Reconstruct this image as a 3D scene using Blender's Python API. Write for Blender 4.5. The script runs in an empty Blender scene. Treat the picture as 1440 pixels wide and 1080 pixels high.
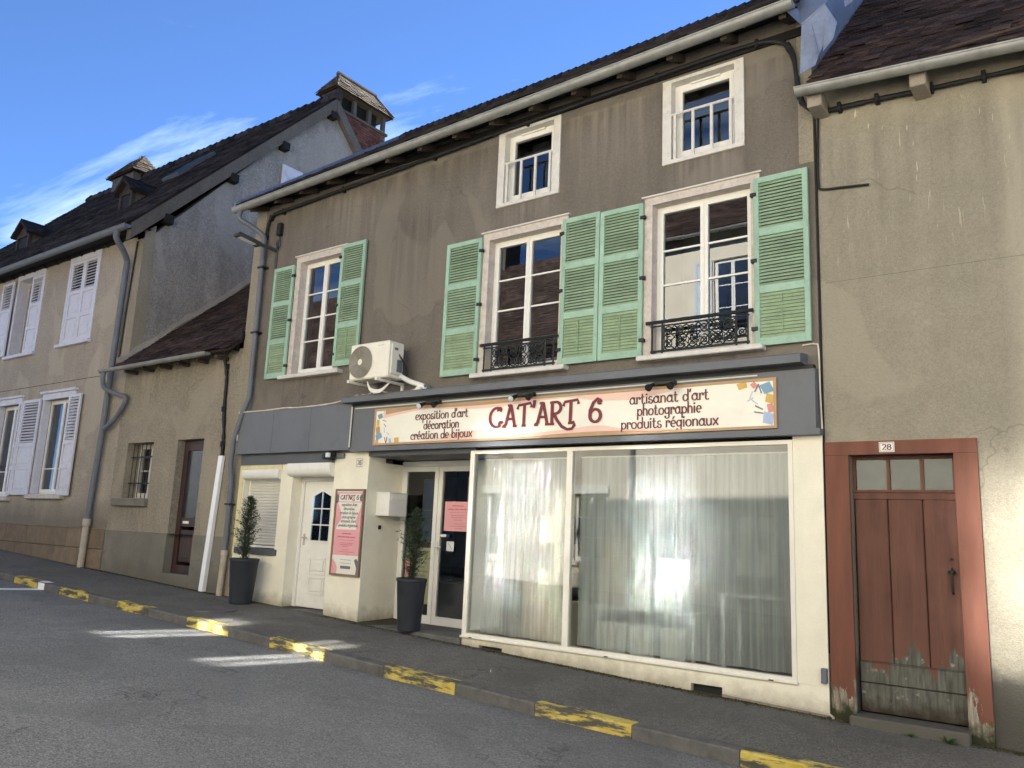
import bpy, math, random
import numpy as np
from mathutils import Vector, Matrix
random.seed(7)
rad = math.radians
SC = bpy.context.scene
COL = SC.collection

# ------------------------------------------------------------------ camera, sky, sun, exposure
cam_d = bpy.data.cameras.new('camera'); cam = bpy.data.objects.new('camera', cam_d); COL.objects.link(cam)
SC.camera = cam
YAW, PITCH, ROLL, FPX = rad(-36.8325), rad(10.549), rad(2.474), 1139.9
CAMLOC = Vector((0, -8.5, 1.6))
_f = Vector((math.sin(YAW)*math.cos(PITCH), math.cos(YAW)*math.cos(PITCH), math.sin(PITCH)))
_r = Vector((math.cos(YAW), -math.sin(YAW), 0)); _u = _r.cross(_f)
CR = _r*math.cos(ROLL) + _u*math.sin(ROLL); CU = -_r*math.sin(ROLL) + _u*math.cos(ROLL)
_m = Matrix((CR, CU, -_f)).transposed().to_4x4(); _m.translation = CAMLOC
cam.matrix_world = _m
cam_d.sensor_width = 36; cam_d.lens = FPX/1440*36; cam_d.clip_start = .05; cam_d.clip_end = 2000

SUN_EL = rad(30.0)
SUN_TO = Vector((-.1*math.cos(SUN_EL), .995*math.cos(SUN_EL), math.sin(SUN_EL)))   # direction towards the sun
world = bpy.data.worlds.new('World'); SC.world = world; world.use_nodes = True
wt = world.node_tree; wt.nodes.clear()
def wn(t, **k):
    n = wt.nodes.new(t)
    for a, b in k.items(): setattr(n, a, b)
    return n
w_out = wn('ShaderNodeOutputWorld'); w_bg = wn('ShaderNodeBackground')
w_sky = wn('ShaderNodeTexSky', sky_type='NISHITA', sun_disc=False, sun_elevation=SUN_EL,
           sun_rotation=math.atan2(SUN_TO.x, SUN_TO.y), altitude=200, air_density=0.52, dust_density=0.0, ozone_density=7.0)
w_bg.inputs['Strength'].default_value = 0.068
w_tc = wn('ShaderNodeTexCoord'); w_sep = wn('ShaderNodeSeparateXYZ'); wt.links.new(w_tc.outputs['Generated'], w_sep.inputs[0])
def wmath(op, a, b=None):
    n = wn('ShaderNodeMath', operation=op)
    for i, v in enumerate((a, b)):
        if v is None: continue
        if isinstance(v, (int, float)): n.inputs[i].default_value = v
        else: wt.links.new(v, n.inputs[i])
    return n.outputs[0]
zc = wmath('MAXIMUM', w_sep.outputs['Z'], .06)
w_uv = wn('ShaderNodeCombineXYZ')
wt.links.new(wmath('DIVIDE', w_sep.outputs['X'], zc), w_uv.inputs[0]); wt.links.new(wmath('DIVIDE', w_sep.outputs['Y'], zc), w_uv.inputs[1])
w_map = wn('ShaderNodeMapping'); w_map.inputs['Rotation'].default_value = (0, 0, rad(28)); w_map.inputs['Scale'].default_value = (.55, 1.5, 1)
w_map.inputs['Location'].default_value = (-15.735, -2.618, 0)
wt.links.new(w_uv.outputs[0], w_map.inputs[0])
w_no = wn('ShaderNodeTexNoise'); w_no.inputs['Scale'].default_value = .9; w_no.inputs['Detail'].default_value = 9; w_no.inputs['Roughness'].default_value = .58; w_no.inputs['Distortion'].default_value = .5
wt.links.new(w_map.outputs[0], w_no.inputs['Vector'])
w_rp = wn('ShaderNodeValToRGB'); w_rp.color_ramp.elements[0].position = .515; w_rp.color_ramp.elements[1].position = .74
wt.links.new(w_no.outputs[0], w_rp.inputs[0])
w_mix = wn('ShaderNodeMix', data_type='RGBA'); w_mix.inputs['B'].default_value = (3.6, 4.6, 5.6, 1)
wt.links.new(w_rp.outputs[0], w_mix.inputs['Factor']); wt.links.new(w_sky.outputs[0], w_mix.inputs['A'])
wt.links.new(w_mix.outputs['Result'], w_bg.inputs[0]); wt.links.new(w_bg.outputs[0], w_out.inputs[0])

sun_d = bpy.data.lights.new('sun', 'SUN'); sun_d.energy = 5.0; sun_d.angle = rad(.53); sun_d.color = (1, .97, .92)
sun = bpy.data.objects.new('sun', sun_d); COL.objects.link(sun)
sun.rotation_euler = (-SUN_TO).to_track_quat('-Z', 'Y').to_euler(); sun.location = (-10, 20, 30)

SC.render.engine = 'CYCLES'
SC.view_settings.view_transform = 'Standard'; SC.view_settings.look = 'None'
SC.view_settings.exposure = 2.27; SC.view_settings.gamma = 1; SC.view_settings.use_curve_mapping = False
cy = SC.cycles
cy.use_denoising = True; cy.max_bounces = 7; cy.diffuse_bounces = 4; cy.glossy_bounces = 3; cy.transparent_max_bounces = 12
cy.caustics_reflective = True; cy.caustics_refractive = False; cy.sample_clamp_indirect = 0; cy.blur_glossy = 0.0; cy.use_adaptive_sampling = True; cy.adaptive_threshold = .02
cy.use_guiding = True; cy.use_surface_guiding = True; cy.use_volume_guiding = False

# ------------------------------------------------------------------ helpers: materials
def lin(r, g, b):
    f = lambda c: (c/255/12.92) if c <= 10 else ((c/255+.055)/1.055)**2.4
    return (f(r), f(g), f(b))
MATS = {}
class NT:
    def __init__(s, name):
        s.m = bpy.data.materials.new(name); s.m.use_nodes = True; s.t = s.m.node_tree
        s.b = s.t.nodes['Principled BSDF']; s.o = s.t.nodes['Material Output']; MATS[name] = s.m
        s._p = None
    def n(s, t, **k):
        x = s.t.nodes.new(t)
        for a, v in k.items(): setattr(x, a, v)
        return x
    def l(s, a, b): s.t.links.new(a, b)
    def pos(s):
        if s._p is None: s._p = s.n('ShaderNodeNewGeometry').outputs['Position']
        return s._p
    def mp(s, scale=(1, 1, 1), loc=(0, 0, 0), rot=(0, 0, 0)):
        x = s.n('ShaderNodeMapping'); x.inputs['Scale'].default_value = scale; x.inputs['Location'].default_value = loc; x.inputs['Rotation'].default_value = rot
        s.l(s.pos(), x.inputs[0]); return x.outputs[0]
    def noise(s, scale, detail=4, rough=.55, vec=None, dist=0):
        x = s.n('ShaderNodeTexNoise'); x.inputs['Scale'].default_value = scale; x.inputs['Detail'].default_value = detail
        x.inputs['Roughness'].default_value = rough; x.inputs['Distortion'].default_value = dist
        s.l(vec if vec is not None else s.pos(), x.inputs['Vector']); return x.outputs['Fac']
    def ramp(s, fac, p0, p1, c0=(0, 0, 0), c1=(1, 1, 1)):
        x = s.n('ShaderNodeValToRGB'); e = x.color_ramp.elements
        e[0].position = p0; e[1].position = p1; e[0].color = (*c0, 1); e[1].color = (*c1, 1)
        s.l(fac, x.inputs[0]); return x.outputs[0]
    def mix(s, fac, a, b, mode='MIX'):
        x = s.n('ShaderNodeMix', data_type='RGBA', blend_type=mode)
        for i, v in (('Factor', fac), ('A', a), ('B', b)):
            if isinstance(v, (int, float)): x.inputs[i].default_value = v
            elif isinstance(v, tuple): x.inputs[i].default_value = (*v, 1)
            else: s.l(v, x.inputs[i])
        return x.outputs['Result']
    def math(s, op, a, b=0., c=None):
        x = s.n('ShaderNodeMath', operation=op)
        for i, v in enumerate((a, b, c)):
            if v is None: continue
            if isinstance(v, (int, float)): x.inputs[i].default_value = v
            else: s.l(v, x.inputs[i])
        return x.outputs[0]
    def sep(s):
        x = s.n('ShaderNodeSeparateXYZ'); s.l(s.pos(), x.inputs[0]); return x.outputs
    def bump(s, h, strength=.3, dist=.01):
        x = s.n('ShaderNodeBump'); x.inputs['Strength'].default_value = strength; x.inputs['Distance'].default_value = dist
        s.l(h, x.inputs['Height']); s.l(x.outputs[0], s.b.inputs['Normal']); return x
    def fin(s, col, rough=.8, spec=.3, metal=0.):
        if isinstance(col, tuple): s.b.inputs['Base Color'].default_value = (*col, 1)
        else: s.l(col, s.b.inputs['Base Color'])
        if isinstance(rough, (int, float)): s.b.inputs['Roughness'].default_value = rough
        else: s.l(rough, s.b.inputs['Roughness'])
        s.b.inputs['Specular IOR Level'].default_value = spec; s.b.inputs['Metallic'].default_value = metal
        return s.m
def sc3(c, k): return tuple(min(1, x*k) for x in c)
def plain(name, c, rough=.5, var=.12, scale=5, bump=0., bscale=60, spec=.3, metal=0., island=0., dirt=0.):
    t = NT(name); n = t.noise(scale, 5)
    col = t.mix(t.ramp(n, .3, .7), sc3(c, 1-var), sc3(c, 1+var))
    if dirt:
        d = t.ramp(t.noise(scale*2.7, 8, .7), .5, .75); col = t.mix(t.math('MULTIPLY', d, dirt), col, sc3(c, .35))
    if island:
        g = t.n('ShaderNodeNewGeometry').outputs['Random Per Island']; o = t.n('ShaderNodeObjectInfo').outputs['Random']
        r = t.math('FRACT', t.math('ADD', g, o)); col = t.mix(1., col, t.ramp(r, 0, 1, (1-island,)*3, (1+island*.6,)*3), 'MULTIPLY')
    if bump: t.bump(t.noise(bscale, 4), bump, .006)
    return t.fin(col, rough, spec, metal)
def stucco(name, c, grain=90, gamp=.22, bump=.6, big=.18, streak=.25, stain=None, rough=.95):
    t = NT(name)
    col = t.mix(t.ramp(t.noise(.55, 4, .6), .3, .7), sc3(c, 1-big), sc3(c, 1+big))
    col = t.mix(t.ramp(t.noise(2.3, 6, .65), .3, .75), col, sc3(c, .86), 'MIX') if big else col
    st = t.ramp(t.noise(1, 5, .6, t.mp((2.2, 2.2, .22))), .42, .78)
    col = t.mix(t.math('MULTIPLY', st, streak), col, sc3(c, .5))
    st2 = t.ramp(t.noise(1, 5, .6, t.mp((1.5, 1.5, .3), (7, 3, 1))), .56, .8)
    col = t.mix(t.math('MULTIPLY', st2, streak*1.2), col, sc3(c, 1.55))
    # thin runs of lime and soot down the render
    dr = t.ramp(t.noise(1, 3, .5, t.mp((26, 26, 1.6), (2, 2, 5))), .72, .80)
    col = t.mix(t.math('MULTIPLY', dr, streak*1.3), col, sc3(c, 1.9))
    g = t.noise(grain, 3, .7); g2 = t.noise(grain*.33, 3, .6)
    col = t.mix(1., col, t.ramp(g, .32, .68, (1-gamp,)*3, (1+gamp,)*3), 'MULTIPLY')
    col = t.mix(1., col, t.ramp(g2, .3, .7, (1-gamp*.5,)*3, (1+gamp*.5,)*3), 'MULTIPLY')
    if stain: col = stain(t, col, c)
    h = t.math('ADD', g, t.math('MULTIPLY', g2, 1.2))
    t.bump(h, bump, .012)
    return t.fin(col, rough, .15)
def near_x(t, x0, w):      # soft band round x0
    return t.ramp(t.math('DIVIDE', t.math('ABSOLUTE', t.math('SUBTRACT', t.sep()[0], x0)), w), .3, 1., (1, 1, 1), (0, 0, 0))

def stain_and_sun_right(t, col, c):
    x = t.sep()
    # reflected sunlight painted into the colour on the right; dark damp foot
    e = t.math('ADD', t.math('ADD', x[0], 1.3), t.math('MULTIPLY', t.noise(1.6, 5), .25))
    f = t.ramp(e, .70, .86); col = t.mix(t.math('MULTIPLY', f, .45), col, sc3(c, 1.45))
    z = t.math('ADD', x[2], t.math('MULTIPLY', t.noise(4, 6), .55))
    col = t.mix(t.ramp(z, .80, 1.02, (1, 1, 1), (0, 0, 0)), col, sc3((.09, .085, .07), 1.0))
    col = repairs(t, col, c, 1.13, .56); col = cracks(t, col, c, .5, .5)
    col = drips(t, col, [(-2.3, 3, 6.25, 2.6)], (.13, .115, .09), .4, 6)
    wd = t.ramp(t.noise(1, 2, .5, t.mp((30, 30, 3.2), (0, 0, 2))), .70, .74); zf = t.ramp(t.math('MULTIPLY', x[2], .1), .42, .56)
    return t.mix(t.math('MULTIPLY', t.math('MULTIPLY', wd, zf), .75), col, sc3(c, 2.0))
def stain_base(z0, z1, dark=.45):
    def f(t, col, c):
        z = t.math('ADD', t.sep()[2], t.math('MULTIPLY', t.noise(3, 6, .65), .5))
        col = repairs(t, col, c, 1.14); col = cracks(t, col, c, .6, .5)
        return t.mix(t.math('MULTIPLY', t.ramp(t.math('MULTIPLY', z, .25), z0*.25, z1*.25, (1, 1, 1), (0, 0, 0)), .8), col, sc3(c, dark))
    return f
C_MAIN = lin(118, 111, 102)
def drips(t, col, runs, dark, amt, sx=9):
    # rain runs below sills and ledges: each (x0, x1, z of the ledge, length)
    p = t.sep(); n = t.ramp(t.noise(1, 4, .6, t.mp((sx, sx, .5), (1, 0, 3))), .38, .66); acc = None
    for x0, x1, z, L in runs:
        mx = t.math('MULTIPLY', t.ramp(t.math('ADD', t.math('SUBTRACT', p[0], x0), t.math('MULTIPLY', t.noise(4, 2), .2)), .0, .22), t.ramp(t.math('ADD', t.math('SUBTRACT', x1, p[0]), t.math('MULTIPLY', t.noise(4, 2), .2)), .0, .22))
        d = t.math('DIVIDE', t.math('SUBTRACT', z, p[2]), L)
        mz = t.math('MULTIPLY', t.ramp(d, .0, .16 if L > 1 else .04), t.ramp(d, .1, 1., (1, 1, 1), (0, 0, 0)))
        m = t.math('MULTIPLY', mx, mz); acc = m if acc is None else t.math('MAXIMUM', acc, m)
    return t.mix(t.math('MULTIPLY', t.math('MULTIPLY', acc, n), amt), col, dark)
def cracks(t, col, c, scale=.7, amt=.6):
    w = t.n('ShaderNodeVectorMath', operation='ADD'); t.l(t.pos(), w.inputs[0])
    nz = t.n('ShaderNodeTexNoise'); nz.inputs['Scale'].default_value = 2.2; nz.inputs['Detail'].default_value = 6; t.l(t.pos(), nz.inputs['Vector'])
    sc_ = t.n('ShaderNodeVectorMath', operation='SCALE'); t.l(nz.outputs['Color'], sc_.inputs[0]); sc_.inputs['Scale'].default_value = .8; t.l(sc_.outputs[0], w.inputs[1])
    e = t.n('ShaderNodeTexVoronoi', feature='DISTANCE_TO_EDGE'); e.inputs['Scale'].default_value = scale; t.l(w.outputs[0], e.inputs['Vector'])
    ln = t.ramp(e.outputs['Distance'], .002, .007, (1, 1, 1), (0, 0, 0)); ms = t.ramp(t.noise(.8, 3), .5, .6)
    return t.mix(t.math('MULTIPLY', t.math('MULTIPLY', ln, ms), amt), col, sc3(c, .45))
def repairs(t, col, c, k=1.18, lo=.57):
    return t.mix(t.math('MULTIPLY', t.ramp(t.noise(.9, 3, .45, t.mp((1, 1, .7), (5, 2, 9)), .6), lo, lo+.03), .55), col, sc3(c, k))
def stain_main(t, col, c):      # soot and rain washed down the old render
    b = t.math('MULTIPLY', t.ramp(t.noise(1.0, 5, .6, t.mp((3, 3, .4), (4, 0, 0))), .4, .7), .30)
    col = t.mix(b, col, (.07, .06, .045)); col = repairs(t, col, c, 1.16); col = cracks(t, col, c, .55, .5)
    col = drips(t, col, [(-11.3, -9.8, 4.02, .55), (-7.1, -5.5, 3.70, .25), (-4.5, -2.95, 3.70, .25), (-6.85, -5.65, 6.14, .35), (-4.25, -3.1, 6.14, .35), (-8.9, -7.95, 6.6, 2.6), (-12.2, -2.6, 7.15, .5)], (.055, .047, .038), .42)
    return drips(t, col, [(-6.7, -5.8, 6.14, .5), (-4.1, -3.2, 6.14, .5), (-10.3, -9.2, 7.1, 1.2), (-5.6, -4.4, 7.2, 1.0)], sc3(c, 1.7), .45, 14)
M_MAIN = stucco('brown_render', C_MAIN, 75, .20, .5, .12, .22, stain_main)
M_EDGE = stucco('pale_edge_render', lin(150, 142, 124), 75, .2, .5, .12, .35)
M_RIGHT = stucco('ochre_roughcast', lin(153, 146, 129), 105, .17, .7, .10, .12, stain_and_sun_right)
M_LEFT = stucco('beige_roughcast', lin(170, 160, 145), 62, .3, .9, .16, .3, stain_base(1.75, 2.3, .42))
M_SMALL = stucco('grey_beige_roughcast', lin(150, 141, 125), 58, .34, 1.0, .16, .3, lambda t, col, c: drips(t, cracks(t, repairs(t, col, c, 1.12), c, .7, .5), [(-16.3, -15.0, 1.84, .5), (-16.3, -12.5, 4.6, .7)], sc3(c, .5), .6))
M_PLINTH = stucco('cement_plinth', lin(122, 118, 108), 120, .12, .3, .2, .35, stain_base(.55, 1.1, .5))
M_GABLE = stucco('grey_gable_roughcast', lin(154, 148, 140), 50, .36, 1.0, .30, .5, lambda t, col, c: repairs(t, col, c, 1.12, .55))
M_CEMENT = stucco('pale_cement', lin(150, 142, 130), 90, .15, .5, .15, .3)
M_CREAM = stucco('cream_paint', lin(238, 232, 211), 150, .04, .18, .05, .08,
                 lambda t, col, c: t.mix(t.math('MULTIPLY', t.ramp(t.math('ADD', t.math('SUBTRACT', t.math('ADD', t.sep()[2], t.math('MULTIPLY', t.sep()[0], .045)), 0.), t.math('MULTIPLY', t.noise(6, 6, .7), .35)), .0, .26, (1, 1, 1), (0, 0, 0)), .75), col, lin(120, 108, 80)), .7)
M_FASCIA = plain('charcoal_paint', lin(102, 105, 110), .5, .07, 1.5, .05, 30, dirt=.22)
M_FASCIA_D = plain('charcoal_trim', lin(84, 86, 90), .45, .06, 3)
M_WHITE = plain('white_paint_old', lin(206, 202, 194), .55, .07, 6, .15, 50, dirt=.35)
M_PVC = plain('white_plastic', lin(226, 224, 216), .36, .04, 4, dirt=.14)
M_WOODW = plain('weathered_white_wood', lin(196, 186, 176), .7, .12, 9, .4, 45, dirt=.55)
M_LH_WHITE = plain('lilac_white_shutter_paint', lin(205, 204, 212), .55, .06, 6, .12, 40, dirt=.25)
M_GREEN = plain('mint_green_paint', lin(150, 180, 159), .6, .08, 3, .2, 40, dirt=.4, island=.10)
M_SLAT = plain('sage_green_slats', lin(154, 177, 150), .65, .12, 5, .2, 40, dirt=.35, island=.16)
M_GPANEL = plain('faded_green_panel', lin(143, 163, 131), .7, .12, 6, .2, 40, dirt=.35, island=.12)
M_ZINC = plain('zinc', lin(142, 142, 138), .5, .18, 5, .1, 20, .5, .35, dirt=.35)
M_ZINCB = plain('zinc_flashing', lin(124, 134, 154), .55, .2, 4, .7, 5, .4, .45, dirt=.4)
M_PIPE = plain('grey_pipe_paint', lin(104, 108, 114), .5, .1, 4, .1, 20, dirt=.2)
M_CAST = plain('beige_cast_iron', lin(176, 166, 150), .6, .1, 6, .2, 20, dirt=.4)
M_IRON = plain('black_iron', (.012, .014, .014), .5, .2, 8, spec=.4)
M_CABLE = plain('black_cable', (.014, .014, .016), .6, .3, 18, .5, 30)
M_WCABLE = plain('white_cable', lin(205, 200, 185), .5, .1, 8)
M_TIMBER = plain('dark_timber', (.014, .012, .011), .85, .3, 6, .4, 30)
M_TIMBERL = plain('rafter_timber', (.055, .040, .03), .85, .3, 6, .4, 30)
M_TILE = plain('brown_clay_tile', (.052, .033, .027), .9, .45, 1.2, .5, 30, .15, island=.6)
M_TILED = plain('dark_clay_tile', (.036, .030, .029), .9, .45, 1.2, .5, 30, .15, island=.6)
M_RAKE = stucco('mossy_cement', lin(104, 98, 90), 60, .2, .6, .3, .5)
M_TILEU = plain('roof_underlay', (.03, .02, .016), .9)
M_LICHEN = plain('lichened_tile', (.12, .09, .062), .95, .35, 3, .6, 25, .1, island=.5, dirt=.5)
M_BRICK = plain('red_brick', (.14, .062, .05), .9, .2, 3, .4, 40, .15, island=.4)
M_MORTAR = plain('mortar', (.15, .105, .09), .95)
M_STONE = plain('sandstone', lin(132, 116, 98), .9, .15, 4, .4, 30, .15, island=.18, dirt=.4)
M_JOINT = plain('stone_joint', lin(172, 160, 140), .95, .15)
M_DARK = plain('dark_room', (.025, .026, .03), .9)
M_ROOM = plain('shop_room_wall', (.55, .55, .53), .9)
M_FLOOR = plain('shop_room_floor', (.20, .18, .16), .7)
M_POT = plain('anthracite_plastic', (.026, .029, .036), .48, .15, 4, .1, 30, dirt=.2)
M_SOIL = plain('soil', (.03, .022, .015), .95)
M_BARK = plain('bark', (.05, .035, .025), .9)
M_LEAF = plain('conifer_green', (.040, .062, .032), .7, .3, 8, island=.55)
M_LEAFY = plain('weed_green', (.05, .12, .02), .7, .3, 8, island=.4)
M_CARTON = plain('cardboard', (.42, .28, .16), .8, .1)
M_BOXC = plain('cream_box', (.70, .63, .46), .8, .06)
M_BOXW = plain('white_box', (.75, .76, .74), .7, .06)
M_YDOT = plain('yellow_print', (.75, .55, .08), .7)
M_ACW = plain('cream_metal', lin(226, 221, 206), .4, .05, 5, dirt=.1)
M_GRILLE = plain('grille_grey', lin(160, 154, 140), .5)
M_ACD = plain('fan_dark', (.11, .105, .095), .6)
M_SCREAM = plain('sign_cream', lin(234, 230, 216), .5, .04, 2, dirt=.06)
M_SALMON = plain('sign_salmon', lin(228, 194, 178), .5, .04, 3)
M_OCHRE = plain('sign_ochre', lin(178, 146, 110), .5, .06, 6)
M_MAROON = plain('sign_maroon', lin(118, 48, 54), .5, .05)
M_MAROOND = plain('sign_maroon_dark', lin(104, 56, 58), .5, .05)
M_PINK = plain('poster_pink', lin(222, 160, 164), .5, .03)
M_PRED = plain('poster_red', lin(168, 62, 80), .5)
M_PGREY = plain('poster_grey', lin(110, 108, 106), .5)
M_PAPER = plain('poster_paper', lin(224, 220, 208), .6, .03)
M_PAPERD = plain('poster_paper_yellowed', lin(176, 172, 140), .6, .05)
M_FRAME = plain('poster_frame_wood', lin(132, 112, 96), .6, .1)
M_BLUE = plain('print_blue', lin(120, 156, 178), .5); M_LBLUE = plain('print_pale_blue', lin(164, 182, 212), .5)
M_YEL = plain('print_yellow', lin(206, 170, 92), .5); M_ROSE = plain('print_rose', lin(206, 140, 128), .5)
M_INK = plain('print_ink', lin(120, 116, 124), .5)
M_NUM = plain('enamel_white', lin(226, 222, 214), .3); M_NUMI = plain('enamel_ink', lin(96, 40, 50), .4)
M_TRIMY = plain('yellowed_trim', lin(214, 204, 160), .6)
M_LAMP = plain('lamp_metal', lin(66, 66, 64), .5, .1, spec=.4); M_LENS = plain('lamp_lens', lin(210, 212, 214), .15)
M_OPP = [stucco('opposite_roughcast', lin(208, 199, 178), 50, .25, .6, .12, .2), stucco('opposite_cream', lin(228, 219, 198), 90, .06, .2, .06, .1),
         stucco('opposite_grey', lin(216, 212, 204), 70, .12, .4, .1, .2), stucco('opposite_sand', lin(224, 214, 192), 70, .12, .4, .1, .2)]
M_TILEO = plain('opposite_tile', (.062, .042, .034), .9, .35, 1.2, .5, 30, .15, island=.4)
M_OPPSH = plain('opposite_shutter_paint', lin(196, 206, 214), .6)

def door_red():
    t = NT('peeling_red_paint'); c = lin(95, 64, 53)
    col = t.mix(t.ramp(t.noise(1, 5, .6, t.mp((9, 9, .8))), .3, .7), sc3(c, .72), sc3(c, 1.25))
    col = t.mix(t.ramp(t.noise(1, 4, .6, t.mp((60, 60, 3))), .55, .8), col, sc3(c, .55))
    z = t.sep()[2]
    fade = t.ramp(t.noise(1.6, 5, .6), .35, .7); col = t.mix(t.math('MULTIPLY', fade, .35), col, lin(122, 88, 74))
    cr = t.ramp(t.noise(1, 3, .5, t.mp((90, 90, 2.2))), .66, .72); col = t.mix(t.math('MULTIPLY', cr, .5), col, lin(60, 42, 36))
    big = t.math('MULTIPLY', t.noise(1, 3, .5, t.mp((3.1, 3.1, 1.2), (1.3, 0, 0))), 1.3)
    w = t.math('ADD', t.math('ADD', t.math('MULTIPLY', z, -1.35), big), t.math('MULTIPLY', t.noise(1, 7, .7, t.mp((16, 16, 4))), .55))
    peel = t.ramp(w, .13, .22)
    wood = t.mix(t.ramp(t.noise(1, 5, .6, t.mp((34, 34, 4))), .3, .7), lin(66, 64, 58), lin(108, 108, 98))
    wood = t.mix(t.math('MULTIPLY', t.ramp(t.noise(9, 4), .62, .7), .7), wood, lin(160, 154, 142))
    wood = t.mix(t.ramp(t.math('ADD', z, t.math('MULTIPLY', t.noise(8, 5), .3)), .26, .42, (1, 1, 1), (0, 0, 0)), wood, lin(52, 44, 34))
    col = t.mix(peel, col, wood)
    t.bump(t.math('ADD', t.math('MULTIPLY', peel, -.5), t.noise(1, 4, .6, t.mp((70, 70, 5)))), .35, .004)
    return t.fin(col, .72, .25)
M_RED = door_red()
def frame_red():
    t = NT('red_door_surround'); c = lin(116, 75, 60)
    col = t.mix(t.ramp(t.noise(1, 5, .6, t.mp((7, 7, 1))), .3, .7), sc3(c, .78), sc3(c, 1.15))
    z = t.sep()[2]
    w = t.math('ADD', t.math('MULTIPLY', z, -1.2), t.math('MULTIPLY', t.noise(1, 6, .62, t.mp((9, 9, 3.2), (3, 1, 0))), 1.9))
    peel = t.ramp(w, .60, .64)
    wood = t.mix(t.ramp(t.noise(1, 5, .6, t.mp((40, 40, 5))), .3, .7), lin(72, 64, 54), lin(170, 160, 142))
    col = t.mix(peel, col, wood)
    moss = t.ramp(t.math('ADD', z, t.math('MULTIPLY', t.noise(9, 6), .35)), .24, .36, (1, 1, 1), (0, 0, 0))
    col = t.mix(moss, col, (.03, .032, .012))
    t.bump(t.math('ADD', t.math('MULTIPLY', peel, -.5), t.noise(1, 4, .6, t.mp((60, 60, 6)))), .3, .004)
    return t.fin(col, .7, .25)
M_REDF = frame_red()
def brown_door():
    t = NT('brown_varnished_door'); c = lin(62, 44, 40)
    col = t.mix(t.ramp(t.noise(1, 5, .6, t.mp((30, 30, 2))), .3, .7), sc3(c, .7), sc3(c, 1.25))
    return t.fin(col, .5, .4)
M_BDOOR = brown_door()

def asphalt(name, c, big, crack=None, moss=False):
    t = NT(name)
    col = t.mix(t.ramp(t.noise(.35, 5, .6), .3, .7), sc3(c, 1-big), sc3(c, 1+big))
    v = t.n('ShaderNodeTexVoronoi'); v.inputs['Scale'].default_value = 95; t.l(t.pos(), v.inputs['Vector'])
    sp = t.n('ShaderNodeSeparateColor'); t.l(v.outputs['Color'], sp.inputs[0])
    col = t.mix(1., col, t.ramp(sp.outputs[0], .1, .95, (.62,)*3, (1.5,)*3), 'MULTIPLY')
    col = t.mix(t.ramp(t.noise(3.2, 6, .7), .55, .8), col, sc3(c, .72))
    pale = t.ramp(t.noise(30, 2, .5), .74, .78); col = t.mix(t.math('MULTIPLY', pale, .5), col, sc3(c, 2.4))
    pt = t.ramp(t.noise(.55, 2, .4, t.mp((1, 1, 1), (2, 8, 0)), 1.2), .56, .575); col = t.mix(t.math('MULTIPLY', pt, .30), col, sc3(c, .68))
    oil = t.ramp(t.noise(1.9, 3, .5, t.mp((1, 1, 1), (9, 1, 0))), .66, .74); col = t.mix(t.math('MULTIPLY', oil, .4), col, sc3(c, .5))
    tr = t.ramp(t.noise(1, 3, .5, t.mp((.12, 1.6, 1))), .45, .7); col = t.mix(t.math('MULTIPLY', tr, .22), col, sc3(c, 1.35))
    col = cracks(t, col, c, .45, .75)
    h = v.outputs['Distance']
    if crack:
        d = t.n('ShaderNodeVectorMath', operation='DISTANCE'); t.l(t.pos(), d.inputs[0]); d.inputs[1].default_value = crack
        m = t.ramp(t.math('ADD', d.outputs['Value'], t.math('MULTIPLY', t.noise(6, 4), .5)), .36, .62, (1, 1, 1), (0, 0, 0))
        e = t.n('ShaderNodeTexVoronoi', feature='DISTANCE_TO_EDGE'); e.inputs['Scale'].default_value = 9; t.l(t.pos(), e.inputs['Vector'])
        ln = t.ramp(e.outputs['Distance'], .02, .07, (1, 1, 1), (0, 0, 0))
        k = t.math('MULTIPLY', ln, m); core = t.ramp(t.math('ADD', d.outputs['Value'], t.math('MULTIPLY', t.noise(9, 4), .3)), .2, .3, (1, 1, 1), (0, 0, 0))
        k = t.math('MAXIMUM', k, core); col = t.mix(t.math('MULTIPLY', k, .8), col, sc3(c, .22))
    if not moss:
        gy_ = t.math('ADD', t.math('MULTIPLY', t.sep()[1], -1.), t.math('MULTIPLY', t.noise(5, 5, .7), .35)); gt = t.ramp(t.math('SUBTRACT', gy_, 1.), .86, 1.0, (1, 1, 1), (0, 0, 0)); col = t.mix(t.math('MULTIPLY', gt, .65), col, (.075, .068, .055))
    if moss:
        s = t.sep()
        e = t.math('ADD', t.math('MULTIPLY', s[1], -1.0), t.math('MULTIPLY', t.noise(2.2, 6, .65), .55))
        f = t.ramp(e, .22, .46, (1, 1, 1), (0, 0, 0)); col = t.mix(f, col, t.mix(t.ramp(t.noise(26, 3), .4, .65), (.050, .038, .022), (.045, .05, .018)))
        patch = t.ramp(t.noise(1.1, 3), .5, .62); col = t.mix(t.math('MULTIPLY', patch, .3), col, sc3(c, .6))
    t.bump(t.math('ADD', t.math('MULTIPLY', h, 1.4), t.noise(60, 3)), .55, .006)
    return t.fin(col, .88, .28)
M_ROAD = asphalt('road_asphalt', (.168, .168, .160), .16, (-7.0, -4.34, -.02))
M_PAVE = asphalt('pavement_asphalt', (.140, .134, .116), .2, None, True)
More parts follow.
